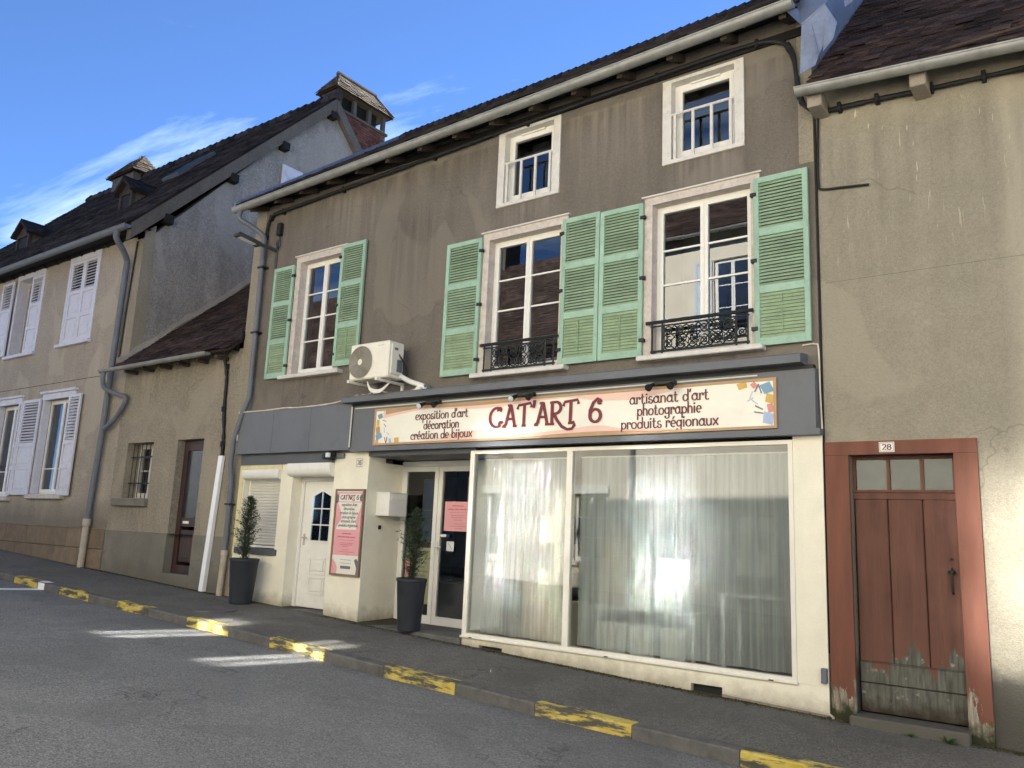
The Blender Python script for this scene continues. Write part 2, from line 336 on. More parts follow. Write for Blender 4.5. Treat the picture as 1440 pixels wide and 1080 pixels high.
def kerb_mat(name, yellow):
    t = NT(name); c = (.125, .12, .112)
    col = t.mix(t.ramp(t.noise(6, 6, .65), .3, .7), sc3(c, .65), sc3(c, 1.25))
    col = t.mix(1., col, t.ramp(t.noise(140, 2), .3, .7, (.8,)*3, (1.2,)*3), 'MULTIPLY')
    if yellow:
        y = t.mix(t.ramp(t.noise(9, 5), .3, .7), lin(184, 160, 66), lin(202, 184, 106))
        w = t.ramp(t.math('ADD', t.noise(1, 8, .72, t.mp((2.6, 7, 15))), t.math('MULTIPLY', t.noise(.7, 1, .5), .16)), .55, .63)
        col = t.mix(w, y, t.mix(.5, col, (.05, .05, .03)))
    t.bump(t.noise(50, 5), .4, .006); return t.fin(col, .8, .25)
M_KERB = kerb_mat('concrete_kerb', False); M_KERBY = kerb_mat('worn_yellow_kerb', True)
M_LINE = plain('road_white_paint', lin(226, 226, 224), .7, .1, 8, dirt=.3)
M_EARTH = plain('earth', (.10, .09, .06), .95)

def glass(name, ior=2.1, rough=0.0, tint=(.86, .9, .9), wavy=True):
    t = NT(name); t.t.nodes.remove(t.b)
    tr = t.n('ShaderNodeBsdfTransparent'); tr.inputs[0].default_value = (*tint, 1)
    gl = t.n('ShaderNodeBsdfGlossy'); gl.inputs['Roughness'].default_value = rough; gl.inputs['Color'].default_value = (.95, .97, 1, 1)
    fr = t.n('ShaderNodeFresnel'); fr.inputs[0].default_value = ior
    w = t.n('ShaderNodeBump'); w.inputs['Strength'].default_value = .03 if wavy is True else float(wavy); w.inputs['Distance'].default_value = .02
    t.l(t.noise(1.3 if wavy is True else 5, 1), w.inputs['Height']); (t.l(w.outputs[0], gl.inputs['Normal']) if wavy else None)
    mx = t.n('ShaderNodeMixShader'); t.l(fr.outputs[0], mx.inputs[0]); t.l(tr.outputs[0], mx.inputs[1]); t.l(gl.outputs[0], mx.inputs[2])
    t.l(mx.outputs[0], t.o.inputs[0]); return t.m
M_GLASS = glass('window_glass', 2.1); M_SHOPGL = glass('shop_glass', 1.72); M_GLASSD = glass('old_door_glass', 1.35, .06)
M_GLASSW = glass('old_wavy_glass', 2.05, .085, (.5, .5, .5), .25)
M_GLASSO = glass('opposite_glass', 5.2, .050, (.5, .5, .5), False)
def voile():
    t = NT('voile'); t.t.nodes.remove(t.b)
    d = t.n('ShaderNodeBsdfDiffuse'); d.inputs[0].default_value = (.84, .88, .88, 1)
    tl = t.n('ShaderNodeBsdfTranslucent'); tl.inputs[0].default_value = (.75, .78, .76, 1)
    tr = t.n('ShaderNodeBsdfTransparent')
    m1 = t.n('ShaderNodeMixShader'); m1.inputs[0].default_value = .30; t.l(d.outputs[0], m1.inputs[1]); t.l(tl.outputs[0], m1.inputs[2])
    f = t.ramp(t.noise(1, 5, .6, t.mp((22, 5, .5))), .3, .75, (.34,)*3, (.68,)*3)
    m2 = t.n('ShaderNodeMixShader'); t.l(f, m2.inputs[0]); t.l(tr.outputs[0], m2.inputs[1]); t.l(m1.outputs[0], m2.inputs[2])
    t.l(m2.outputs[0], t.o.inputs[0]); return t.m
M_VOILE = voile()

# ------------------------------------------------------------------ helpers: meshes and objects
ORG = {}
def wo(o): return ORG.get(o.name, Vector((0, 0, 0))) if o else Vector((0, 0, 0))
def tag(o, label=None, cat=None, group=None, kind=None):
    if label: o['label'] = label
    if cat: o['category'] = cat
    if group: o['group'] = group
    if kind: o['kind'] = kind
    return o
def thing(name, loc, label, cat, group=None):
    o = bpy.data.objects.new(name, None); COL.objects.link(o); o.location = loc; o.empty_display_size = .2
    ORG[o.name] = Vector(loc); return tag(o, label, cat, group)
def place(name, me, loc, parent=None, rot=None):
    o = bpy.data.objects.new(name, me); COL.objects.link(o); o.parent = parent
    o.location = Vector(loc) - wo(parent)
    if rot: o.rotation_euler = rot
    ORG[o.name] = Vector(loc); return o
class MB:
    def __init__(s): s.v = []; s.f = []; s.sm = False
    def add(s, vs, fs):
        b = len(s.v); s.v += [tuple(v) for v in vs]; s.f += [tuple(b+i for i in f) for f in fs]; return s
    def box(s, x0, x1, y0, y1, z0, z1):
        return s.add([(x0,y0,z0),(x1,y0,z0),(x1,y1,z0),(x0,y1,z0),(x0,y0,z1),(x1,y0,z1),(x1,y1,z1),(x0,y1,z1)],
                     [(0,3,2,1),(4,5,6,7),(0,1,5,4),(1,2,6,5),(2,3,7,6),(3,0,4,7)])
    def bbox(s, x0, x1, y0, y1, z0, z1, b=.006):      # chamfered box
        vs = []; 
        for sx, X in ((-1, x0), (1, x1)):
            for sy, Y in ((-1, y0), (1, y1)):
                for sz, Z in ((-1, z0), (1, z1)):
                    vs += [(X, Y-sy*b, Z-sz*b), (X-sx*b, Y, Z-sz*b), (X-sx*b, Y-sy*b, Z)]
        i = lambda a, b_, c, k: (a*4+b_*2+c)*3+k
        fs = []
        for a in (0, 1): fs.append([i(a,0,0,0), i(a,1,0,0), i(a,1,1,0), i(a,0,1,0)])
        for a in (0, 1): fs.append([i(0,a,0,1), i(1,a,0,1), i(1,a,1,1), i(0,a,1,1)])
        for a in (0, 1): fs.append([i(0,0,a,2), i(1,0,a,2), i(1,1,a,2), i(0,1,a,2)])
        for a in (0, 1):
            for c in (0, 1):
                fs.append([i(a,c,0,0), i(a,c,1,0), i(a,c,1,1), i(a,c,0,1)])
                fs.append([i(a,0,c,0), i(a,1,c,0), i(a,1,c,2), i(a,0,c,2)])
                fs.append([i(0,a,c,1), i(1,a,c,1), i(1,a,c,2), i(0,a,c,2)])
                for d in (0, 1): fs.append([i(a,c,d,0), i(a,c,d,1), i(a,c,d,2)])
        return s.add(vs, fs)
    def quad(s, a, b, c, d): return s.add([a, b, c, d], [(0, 1, 2, 3)])
    def prism(s, poly, ax, a, b):      # poly in the two other axes, extruded along ax from a to b
        def pt(p, t): return {'x': (t, p[0], p[1]), 'y': (p[0], t, p[1]), 'z': (p[0], p[1], t)}[ax]
        n = len(poly); return s.add([pt(p, a) for p in poly]+[pt(p, b) for p in poly],
            [tuple(range(n)), tuple(range(2*n-1, n-1, -1))]+[(i, (i+1) % n, n+(i+1) % n, n+i) for i in range(n)])
    def ring(s, x0, x1, z0, z1, t, y0, y1, tb=None):
        tb = tb or t
        s.box(x0, x0+t, y0, y1, z0, z1); s.box(x1-t, x1, y0, y1, z0, z1)
        s.box(x0+t, x1-t, y0, y1, z0, z0+tb); s.box(x0+t, x1-t, y0, y1, z1-t, z1); return s
    def tube(s, pts, r, n=8, closed=False):
        pts = [Vector(p) for p in pts]; k = len(pts); base = len(s.v); prev = None
        for i, p in enumerate(pts):
            d = (pts[min(i+1, k-1)] - pts[max(i-1, 0)]).normalized()
            if prev is None:
                a = d.orthogonal().normalized()
            else:
                a = (prev - d*prev.dot(d)); a = a.normalized() if a.length > 1e-6 else d.orthogonal().normalized()
            prev = a; b = d.cross(a); rr = r[i] if isinstance(r, (list, tuple)) else r
            for j in range(n):
                t = 2*math.pi*j/n; s.v.append(tuple(p + (a*math.cos(t)+b*math.sin(t))*rr))
        for i in range(k-1):
            for j in range(n):
                s.f.append((base+i*n+j, base+i*n+(j+1) % n, base+(i+1)*n+(j+1) % n, base+(i+1)*n+j))
        s.f.append(tuple(base+j for j in range(n-1, -1, -1))); s.f.append(tuple(base+(k-1)*n+j for j in range(n)))
        s.sm = True; return s
    def lathe(s, prof, c, n=24):
        base = len(s.v); k = len(prof)
        for r, z in prof:
            for j in range(n):
                t = 2*math.pi*j/n; s.v.append((c[0]+r*math.cos(t), c[1]+r*math.sin(t), c[2]+z))
        for i in range(k-1):
            for j in range(n): s.f.append((base+i*n+j, base+i*n+(j+1) % n, base+(i+1)*n+(j+1) % n, base+(i+1)*n+j))
        s.sm = True; return s
    def mesh(s, name, m, c):
        me = bpy.data.meshes.new(name); me.from_pydata([(v[0]-c[0], v[1]-c[1], v[2]-c[2]) for v in s.v], [], s.f)
        me.materials.append(m)
        if s.sm:
            me.polygons.foreach_set('use_smooth', [True]*len(me.polygons)); me.set_sharp_from_angle(angle=rad(38))
        me.update(); return me
    def build(s, name, m, parent=None, kind=None):
        a = np.array(s.v); c = (a.min(0)+a.max(0))/2; c[2] = a[:, 2].min()
        o = place(name, s.mesh(name, m, c), c, parent)
        if kind: o['kind'] = kind
        return o
def lerp(a, b, t): return a+(b-a)*t
def bezier(p, n=8):      # Catmull-Rom through points
    P = [Vector(q) for q in p]; P = [P[0]*2-P[1]]+P+[P[-1]*2-P[-2]]; out = []
    for i in range(1, len(P)-2):
        for k in range(n):
            t = k/n; a, b, c, d = P[i-1:i+3]
            out.append(.5*((2*b)+(-a+c)*t+(2*a-5*b+4*c-d)*t*t+(-a+3*b-3*c+d)*t**3))
    return out+[P[-2]]

def wall_cells(x0, x1, z0, z1, ops, y, dy, depth, ztop=None, holes_only=None):
    """solid wall between y and y+dy*depth with rectangular openings (x0,x1,z0,z1); returns MB"""
    m = MB(); xs = sorted({x0, x1, *[v for o in ops for v in o[:2] if x0 < v < x1]}); zs = sorted({z0, z1, *[v for o in ops for v in o[2:] if z0 < v < z1]})
    y2 = y+dy*depth
    inside = lambda x, z: any(o[0] < x < o[1] and o[2] < z < o[3] for o in ops)
    for i in range(len(xs)-1):
        for j in range(len(zs)-1):
            a, b, c, d = xs[i], xs[i+1], zs[j], zs[j+1]
            if inside((a+b)/2, (c+d)/2): continue
            t = (lambda x, z: ztop(x) if (ztop and z == z1) else z)
            for yy in (y, y2): m.quad((a, yy, c), (b, yy, c), (b, yy, t(b, d)), (a, yy, t(a, d)))
    for o in ops:
        a, b, c, d = o[0], o[1], max(o[2], z0), min(o[3], z1)
        m.quad((a, y, c), (a, y2, c), (a, y2, d), (a, y, d)); m.quad((b, y, c), (b, y2, c), (b, y2, d), (b, y, d))
        if o[2] > z0: m.quad((a, y, c), (b, y, c), (b, y2, c), (a, y2, c))
        if o[3] < z1: m.quad((a, y, d), (b, y, d), (b, y2, d), (a, y2, d))
    t = ztop or (lambda x: z1)
    m.quad((x0, y, z0), (x0, y2, z0), (x0, y2, t(x0)), (x0, y, t(x0))); m.quad((x1, y, z0), (x1, y2, z0), (x1, y2, t(x1)), (x1, y, t(x1)))
    m.quad((x0, y, t(x0)), (x1, y, t(x1)), (x1, y2, t(x1)), (x0, y2, t(x0)))
    return m

def window_unit(house, x0, x1, z0, z1, y, dy, leaves=2, rows=4, mat=None, gl=None, room=True, st=.045, fr=.045, bar=.022, first=None, name='window'):
    """casement window: frame (part) with casements, panes and glazing bars below it"""
    mat = mat or M_PVC; gl = gl or M_GLASS
    ya, yb = sorted((y, y+dy*.07))
    w = MB().ring(x0, x1, z0, z1, fr, ya, yb).build(name, mat, house)
    W = (x1-x0-2*fr)/leaves
    for k in range(leaves):
        a, b = x0+fr+k*W, x0+fr+(k+1)*W; c, d = z0+fr, z1-fr
        cy0, cy1 = sorted((y-dy*.012, y+dy*.045))
        MB().ring(a+.002, b-.002, c+.002, d-.002, st, cy0, cy1, st*1.4).build('casement', mat, w)
        gc, gd = c+st*1.4, d-st; hs = [gc+(gd-gc)*(r/rows) for r in range(rows+1)]
        if first: hs = [gc+(gd-gc)*t for t in first]
        for r in range(len(hs)-1):
            yy = y+dy*.018
            p = MB().quad((a+st, yy, hs[r]), (b-st, yy, hs[r]), (b-st, yy, hs[r+1]), (a+st, yy, hs[r+1])); p.build('pane', gl, w)
            if r: MB().box(a+st, b-st, *sorted((y+dy*.004, y+dy*.032)), hs[r]-bar/2, hs[r]+bar/2).build('glazing_bar', mat, w)
    if room:
        m = MB(); e = .02; y1, y2 = y+dy*.09, y+dy*.8
        m.quad((x0-e,y2,z0-e),(x1+e,y2,z0-e),(x1+e,y2,z1+e),(x0-e,y2,z1+e))
        for X in (x0-e, x1+e): m.quad((X,y1,z0-e),(X,y2,z0-e),(X,y2,z1+e),(X,y1,z1+e))
        for Z in (z0-e, z1+e): m.quad((x0-e,y1,Z),(x1+e,y1,Z),(x1+e,y2,Z),(x0-e,y2,Z))
        m.build('dark_room', M_DARK, w)
    return w

SLATM = {}
def slat_mesh(L, m, d=.034, th=.006, tilt=38):
    key = (round(L, 3), m.name, tilt)
    if key not in SLATM:
        a = rad(tilt); c, s_ = math.cos(a), math.sin(a); mb = MB()
        P = [(-d/2, -th/2), (d/2, -th/2), (d/2, th/2), (-d/2, th/2)]
        mb.prism([(p*c-q*s_, p*s_+q*c) for p, q in P], 'x', -L/2, L/2); SLATM[key] = mb.mesh('slat', m, (0, 0, 0))
    return SLATM[key]
def shutter(house, x0, x1, z0, z1, y, dy, mf, ms, mp, cuts, kinds, st=.06, rail=.085, pitch=.037, rod=False, hinge=None, name='shutter', label=None):
    """louvred shutter leaf hung flat on the wall; cuts are the rail heights as fractions, kinds per field: louvre / closed / panel"""
    ya, yb = sorted((y, y-dy*.042)); H = z1-z0
    m = MB(); m.bbox(x0, x0+st, ya, yb, z0, z1, .004); m.bbox(x1-st, x1, ya, yb, z0, z1, .004)
    zz = [z0]+[z0+H*c for c in cuts]+[z1]; n = len(zz)
    edges = []
    for i, z in enumerate(zz):
        a, b = (z, z+rail) if i == 0 else ((z-rail*.75, z) if i == n-1 else (z-rail/2, z+rail/2))
        m.box(x0+st, x1-st, *sorted((y-dy*.004, y-dy*.038)), a, b); edges.append((a, b))
    o = m.build(name, mf, house)
    if label: o['label'] = label
    for i, kd in enumerate(kinds):
        a, b = edges[i][1], edges[i+1][0]; xm = (x0+x1)/2; L = x1-x0-2*st+.01
        if kd in ('louvre', 'closed'):
            tl = 48 if kd == 'louvre' else 68
            me = slat_mesh(L, ms if kd == 'louvre' else mp, (.046 if pitch < .04 else .060) if kd == 'louvre' else .044, .007, tl if dy > 0 else -tl); k = max(1, int((b-a)/pitch)); 
            for j in range(k): place('slat', me, (xm, y-dy*.020, a+(b-a)*(j+.5)/k), o)
            MB().box(x0+st, x1-st, *sorted((y-dy*.002, y+dy*.0)), a, b) if False else None
            if kd == 'closed':
                MB().box(x0+st, x1-st, *sorted((y-dy*.003, y-dy*.007)), a, b).build('back_panel', mp, o)
        else:
            MB().bbox(x0+st+.003, x1-st-.003, *sorted((y-dy*.008, y-dy*.022)), a, b, .004).build('panel', mp, o)
            MB().bbox(x0+st+.05, x1-st-.05, *sorted((y-dy*.02, y-dy*.03)), a+.05, b-.05, .006).build('raised_field', mp, o)
    if rod:
        a, b = edges[0][1], edges[1][0]; MB().box((x0+x1)/2-.006, (x0+x1)/2+.006, *sorted((y-dy*.036, y-dy*.044)), a+.05, b-.03).build('rod', mp, o)
    if hinge:
        for hz in (.1, .5, .9):
            X = x0 if hinge < 0 else x1
            MB().bbox(X-.035, X+.035, *sorted((y-dy*.01, y-dy*.055)), z0+H*hz-.022, z0+H*hz+.022, .004).build('hinge', M_IRON, o)
    return o

def gutter(house, A, B, r=.075, mat=None, joints=6, name='gutter'):
    A, B = Vector(A), Vector(B); m = MB(); n = 10; d = (B-A).normalized(); rings = []
    for t, rr in ((0, r), (1, r)):
        p = A.lerp(B, t)
        for R in (rr, rr-.006):
            rings.append([(p.x, p.y+R*math.cos(math.pi+math.pi*k/n), p.z+R*math.sin(math.pi+math.pi*k/n)) for k in range(n+1)])
    vs = [q for g in rings for q in g]; N = n+1; fs = []
    for k in range(n):
        fs += [(k, k+1, 2*N+k+1, 2*N+k), (N+k, N+k+1, 3*N+k+1, 3*N+k), (k, k+1, N+k+1, N+k), (2*N+k, 2*N+k+1, 3*N+k+1, 3*N+k)]
    for k in (0, n): fs.append((k, N+k, 3*N+k, 2*N+k))
    m.add(vs, fs); m.add(rings[0], [tuple(range(N))]); m.add(rings[2], [tuple(range(N))])
    m.tube([(A.x, A.y-r, A.z), (B.x, B.y-r, B.z)], .011, 6)
    m.sm = True; g = m.build(name, mat or M_ZINC, house)
    for j in range(joints):
        p = A.lerp(B, (j+.5)/joints); mm = MB(); rr = r+.005
        mm.add([(p.x+e, p.y+rr*math.cos(math.pi+math.pi*k/n), p.z+rr*math.sin(math.pi+math.pi*k/n)) for e in (-.014, .014) for k in range(N)],
               [(k, k+1, N+k+1, N+k) for k in range(n)])
        mm.build('gutter_joint', mat or M_ZINC, g)
    return g

def tile_roof(house, name, A, B, ridgeA, ridgeB, mat, w=.17, ex=.115, single=0, seed=1, under=.03, ragged=.0):
    """roof slope between the eave A-B and the ridge: slab + real tiles; single > 0 makes that many separate tile objects (those in view)"""
    A, B, RA, RB = map(Vector, (A, B, ridgeA, ridgeB)); rg = random.Random(seed)
    e = (B-A).normalized(); up = ((RA+RB)/2-(A+B)/2); up = (up-e*up.dot(e)).normalized(); nn = e.cross(up).normalized()
    if nn.z < 0: nn = -nn
    m = MB(); lo = -nn*.05
    m.add([A, B, RB, RA, A+lo, B+lo, RB+lo, RA+lo], [(0,1,2,3), (7,6,5,4), (0,4,5,1), (1,5,6,2), (2,6,7,3), (3,7,4,0)])
    roof = m.build(name, M_TILEU, house)
    L = ((RA+RB)/2-(A+B)/2).dot(up); rows = int(L/ex)
    items = []
    for r in range(rows):
        t = r*ex/L; a = A.lerp(RA, t); b = B.lerp(RB, t); W = (b-a).length; k = int(W/w)+1; off = (r % 2)*.5*w+rg.uniform(-.02, .02)
        wave = .006*math.sin(r*.7)
        for i in range(-1, k+1):
            s0 = max(i*w+off, 0); s1 = min((i+1)*w+off-.005, W)
            if s1-s0 < .04: continue
            items.append((a+e*s0, s1-s0, rg.uniform(-.004, .007)+wave+(rg.random() < .05)*.012, rg.uniform(-.010, .010)))
    def geo(p, ww, j, sl):
        h = ex*1.75; b0 = p-up*(.015+sl)+nn*(.026+j); t0 = p+up*h+nn*.006; th = nn*.013; E = e*ww
        return [b0, b0+E, t0+E, t0, b0+th, b0+E+th, t0+E+th, t0+th], [(4,5,6,7), (0,1,5,4), (0,4,7,3), (1,2,6,5)]
    pick = set()
    if single:
        sc = []
        for i, (p, ww, j, sl) in enumerate(items):
            d = p-CAMLOC; z = d.dot(_f)
            if z < 1: continue
            u = 720+FPX*d.dot(CR)/z; v = 540-FPX*d.dot(CU)/z
            if -5 < u < 1445 and -5 < v < 1085 and ww > .12: sc.append((z, i))
        sc.sort(); pick = {i for _, i in sc[:single]}
        cache = {}
        for i in pick:
            p, ww, j, sl = items[i]; key = round(ww, 2)
            if key not in cache:
                vs, fs = geo(Vector((0, 0, 0)), key, 0, 0); mb = MB(); mb.add(vs, fs); cache[key] = mb.mesh('tile', mat, (0, 0, 0))
            place('tile', cache[key], p+nn*j-up*sl, roof)
    m = MB()
    for i, it in enumerate(items):
        if i not in pick: m.add(*geo(*it))
    if m.v: m.build('tile_field', mat, roof, 'stuff')
    return roof

# ------------------------------------------------------------------ lettering (drawn strokes)
def arc(cx, cy, rx, ry, a0, a1, n=12): return [(cx+rx*math.cos(rad(lerp(a0, a1, i/n))), cy+ry*math.sin(rad(lerp(a0, a1, i/n)))) for i in range(n+1)]
GL = {
 'a': ([arc(.40,.47,.34,.45,20,340), [(.76,1.02),(.74,.2),(.86,0),(1.0,.1)], arc(.5,.82,.26,.2,0,150,6)], 1.02),
 'b': ([[(.0,1.7),(.12,1.66),(.12,.05)], arc(.46,.48,.34,.47,160,-170)], .95),
 'c': ([arc(.46,.48,.38,.48,50,310), arc(.66,.78,.08,.1,0,300,6)], .88),
 'd': ([arc(.40,.47,.34,.46,10,350), [(.66,1.7),(.76,1.66),(.76,.05)]], .98),
 'e': ([[(.1,.5),(.72,.52)]+arc(.44,.5,.34,.48,5,305)], .88),
 'g': ([arc(.40,.52,.32,.44,10,350), [(.74,1.02),(.74,0)]+arc(.42,-.3,.32,.3,30,-170,10), arc(.14,-.36,.07,.08,0,330,6)], .98),
 'h': ([[(0,1.7),(.12,1.66),(.12,0)], [(.12,.6)]+arc(.42,.6,.3,.4,150,0,8)+[(.72,0)]], .95),
 'i': ([[(.02,.98),(.14,.98),(.14,0)], arc(.14,1.35,.07,.08,0,330,6)], .40),
 'j': ([[(.06,.98),(.22,.98),(.22,-.2)]+arc(.04,-.25,.18,.28,0,-140,6), arc(.22,1.35,.07,.08,0,330,6)], .46),
 'n': ([[(.0,.98),(.12,.96),(.12,0)], [(.12,.6)]+arc(.42,.6,.3,.4,150,0,8)+[(.72,0)]], .95),
 'o': ([arc(.44,.49,.38,.48,0,352)], .98),
 'p': ([[(.0,.98),(.12,.96),(.12,-.62)], arc(.46,.49,.34,.47,165,-165)], .96),
 'r': ([[(.0,.98),(.12,.96),(.12,0)], [(.12,.6)]+arc(.4,.66,.26,.32,150,30,6), arc(.58,.76,.07,.09,0,330,6)], .72),
 's': ([arc(.36,.74,.26,.25,40,250,8)+arc(.36,.25,.28,.26,80,-150,8), arc(.12,.2,.06,.08,0,330,6)], .76),
 't': ([[(.22,1.45),(.22,.25)]+arc(.44,.24,.22,.24,180,330,6), [(0,.98),(.5,1.0)]], .72),
 'u': ([[(.0,.98),(.12,.96),(.12,.4)]+arc(.42,.4,.3,.4,180,340,8), [(.74,.98),(.74,.05)]], .96),
 'x': ([[(.05,.98),(.75,0)], [(.75,1.0),(.05,0)]], .88),
 'z': ([[(.05,.95),(.7,.95),(.05,.03),(.7,.03)]], .85),
 "'": ([[(.12,1.7),(.06,1.25)]], .3), '`': ([[(.17,1.14),(.16,.98),(.12,.82)]], .26), ' ': ([], .55),
 'C': ([arc(.46,.46,.44,.46,62,305,16), arc(.63,.83,.09,.08,-60,220,8), arc(.74,.14,.1,.09,200,20,6)], .92),
 'A': ([[(.02,.02),(.14,.1),(.40,1.0)], [(.34,1.0),(.44,1.0),(.70,.02)], [(.14,.36),(.62,.34)], [(-.06,0),(.14,0)], [(.60,0),(.82,0)], [(.24,1.0),(.44,1.0)]], .86),
 'T': ([[(.0,.8),(.06,.97),(.80,1.04),(.84,.86)], [(.42,.98),(.40,.02)], [(.30,0),(.52,0)]], .86),
 'R': ([[(.12,1.0),(.12,0)], [(0,0),(.24,0)], [(.0,.98),(.12,1.0)]+arc(.30,.74,.32,.27,80,-80,10)+[(.14,.46)], [(.22,.46),(.42,.16),(.70,-.14),(1.02,-.28),(1.28,-.26),(1.42,-.1),(1.36,.04),(1.24,.0)]], .78),
 '6': ([[(.66,.93),(.50,1.02),(.28,.86),(.10,.50),(.10,.26)]+arc(.38,.27,.29,.28,185,535,18), arc(.62,.86,.07,.07,0,330,6)], .86),
 '2': ([arc(.36,.72,.28,.27,160,-30,10)+[(.08,.03),(.70,.03)]], .8),
 '8': ([arc(.38,.74,.24,.24,0,355), arc(.38,.26,.30,.27,0,355)], .8),
}
for k, d in (('é', (.35, 1.2, .6, 1.55)), ('è', (.6, 1.2, .35, 1.55))): GL[k] = (GL['e'][0]+[[(d[0], d[1]), (d[2], d[3])]], GL['e'][1])
def text_width(s): return sum(GL[c][1] for c in s)
def ribbon(m, pts, w, y, sgn=1, contrast=.45):
    P = [Vector((p[0], p[1])) for p in pts]; n = len(P); L = []; R = []
    for i, p in enumerate(P):
        d = P[min(i+1, n-1)]-P[max(i-1, 0)]
        if d.length < 1e-9: d = Vector((1, 0))
        d.normalize(); ww = w*(1-contrast+contrast*abs(d.y))*.5
        q = Vector((-d.y, d.x))*ww; ext = d*(w*.12 if i == n-1 else (-w*.12 if i == 0 else 0))
        a, b = p+q+ext, p-q+ext; yy = y-.00004*i; L.append((a.x, yy, a.y)); R.append((b.x, yy, b.y))
    m.add(L+R, [(i, i+1, n+i+1, n+i) for i in range(n-1)])
def lettering(parent, s, x0, x1, zb, y, size, w, mat, name='lettering', slant=0., contrast=.45, ysgn=-1):
    W = text_width(s); k = (x1-x0)/W; m = MB(); X = 0; q = 0
    for c in s:
        strokes, adv = GL[c]
        for st in strokes:
            ribbon(m, [(x0+(X+p[0])*k, zb+p[1]*size+slant*(X+p[0])*k) for p in st], w, y+ysgn*.0006*(q % 7), contrast=contrast); q += 1
        X += adv
    return m.build(name, mat, parent)
def scribble(parent, x0, x1, z, y, h, w, mat, seed):      # print too small to read in the photograph
    rg = random.Random(seed); m = MB(); x = x0; q = 0
    while x < x1:
        L = rg.uniform(2, 5)*h; e = min(x+L, x1); n = max(3, int((e-x)/(h*.35)))
        ribbon(m, [(lerp(x, e, i/n), z+(h*.5 if i % 2 else 0)*rg.uniform(.5, 1.2)) for i in range(n+1)], w, y-.0006*(q % 3), contrast=.2); q += 1; x = e+h*.6
    return m.build('print_line', mat, parent)

# ------------------------------------------------------------------ ground, road, pavements, kerbs
GX = [-60, -40, -21, -17.2, -13.2, -9.8, -6.7, -4.4, -2.3, -.9, 5, 20, 60]; GZ = [2.4, 1.55, .77, .60, .43, .305, .165, .075, .005, -.02, -.16, -.6, -2.0]
def G(x): return float(np.interp(x, GX, GZ))
def pave(x, y): return G(x)+.025*y
def road(x, y):
    t = (y+1.75)/(-6.5); return G(x)-.164+.07*math.sin(math.pi*min(max(t, 0), 1))
def sheet(name, xs, ys, fz, mat, kind='structure', parent=None):
    m = MB(); n = len(ys)
    m.v = [(x, y, fz(x, y)) for x in xs for y in ys]
    m.f = [(i*n+j, (i+1)*n+j, (i+1)*n+j+1, i*n+j+1) for i in range(len(xs)-1) for j in range(n-1)]
    m.sm = True; return m.build(name, mat, parent, kind)
XS = [-60, -50, -40]+[-30+.75*i for i in range(55)]+[15, 25, 40, 60]
sheet('ground', [-900, -300, -60]+XS[1:-1]+[60, 300, 900], [-900, -200, -40, -9.9, .5, 40, 200, 900], lambda x, y: G(x)-.5, M_EARTH)
sheet('road', XS, [-8.25+.5*i for i in range(13)]+[-1.74], road, M_ROAD)
sheet('pavement', XS, [-1.61, -1.2, -.8, -.4, -.1, .3, 1.2], pave, M_PAVE)
sheet('opposite_pavement', XS, [-10.3, -9.4, -8.38], lambda x, y: G(x)-.044, M_PAVE)
kerb = bpy.data.objects.new('kerb', None); COL.objects.link(kerb); kerb['kind'] = 'structure'; ORG['kerb'] = Vector((0, 0, 0))
def kerb_stone(x0, x1, mat, parent, y0=-1.75, sg=1, lift=0):
    m = MB(); vs = []
    prof = [(0, -.30), (0, -.018), (.006, -.004), (.02, 0), (.142, .002), (.142, -.30)]
    for x in (x0+.004, x1-.004):
        t = G(x)-.044+lift
        vs += [(x, y0+sg*p, t+q) for p, q in prof]
    n = len(prof); m.add(vs, [tuple(range(n)), tuple(range(2*n-1, n-1, -1))]+[(i, (i+1) % n, n+(i+1) % n, n+i) for i in range(n)])
    return m.build('kerb_stone', mat, parent)
YB = [(-16.0, -15.1), (-14.28, -13.3), (-12.42, -11.52), (-10.52, -9.55), (-8.68, -7.64), (-6.66, -5.62), (-4.62, -3.58), (-2.6, -1.58), (-.55, .47)]
prev = -24.4
for a, b in YB+[(2.5, 3.5)]:
    n = max(1, round((a-prev)/1.02))
    for i in range(n): kerb_stone(lerp(prev, a, i/n), lerp(prev, a, (i+1)/n), M_KERB, kerb)
    kerb_stone(a, b, M_KERBY, kerb, lift=.002); prev = b
okerb = bpy.data.objects.new('opposite_kerb', None); COL.objects.link(okerb); okerb['kind'] = 'structure'; ORG['opposite_kerb'] = Vector((0, 0, 0))
for i in range(28): kerb_stone(-24+i*1.1, -22.9+i*1.1, M_KERB, okerb, -8.24, -1)
# painted bay line across the gutter, turned up over the kerb
m = MB(); m.add([(x, y, road(x, y)+.006) for y in (-3.6, -2.9, -2.3, -1.755) for x in (-15.06, -14.82)], [(0, 1, 3, 2), (2, 3, 5, 4), (4, 5, 7, 6)])
m.add([(-15.06, -1.756, road(-15.06, -1.75)+.006), (-14.82, -1.756, road(-14.82, -1.75)+.006), (-14.82, -1.756, G(-14.82)-.05), (-15.06, -1.756, G(-15.06)-.05), (-15.06, -1.60, G(-15.06)-.036), (-14.82, -1.60, G(-14.82)-.036), (-14.82, -1.755, G(-14.82)-.038), (-15.06, -1.755, G(-15.06)-.038)], [(0, 1, 2, 3), (4, 5, 6, 7)])
mo = m.build('bay_line', M_LINE); mo['kind'] = 'structure'
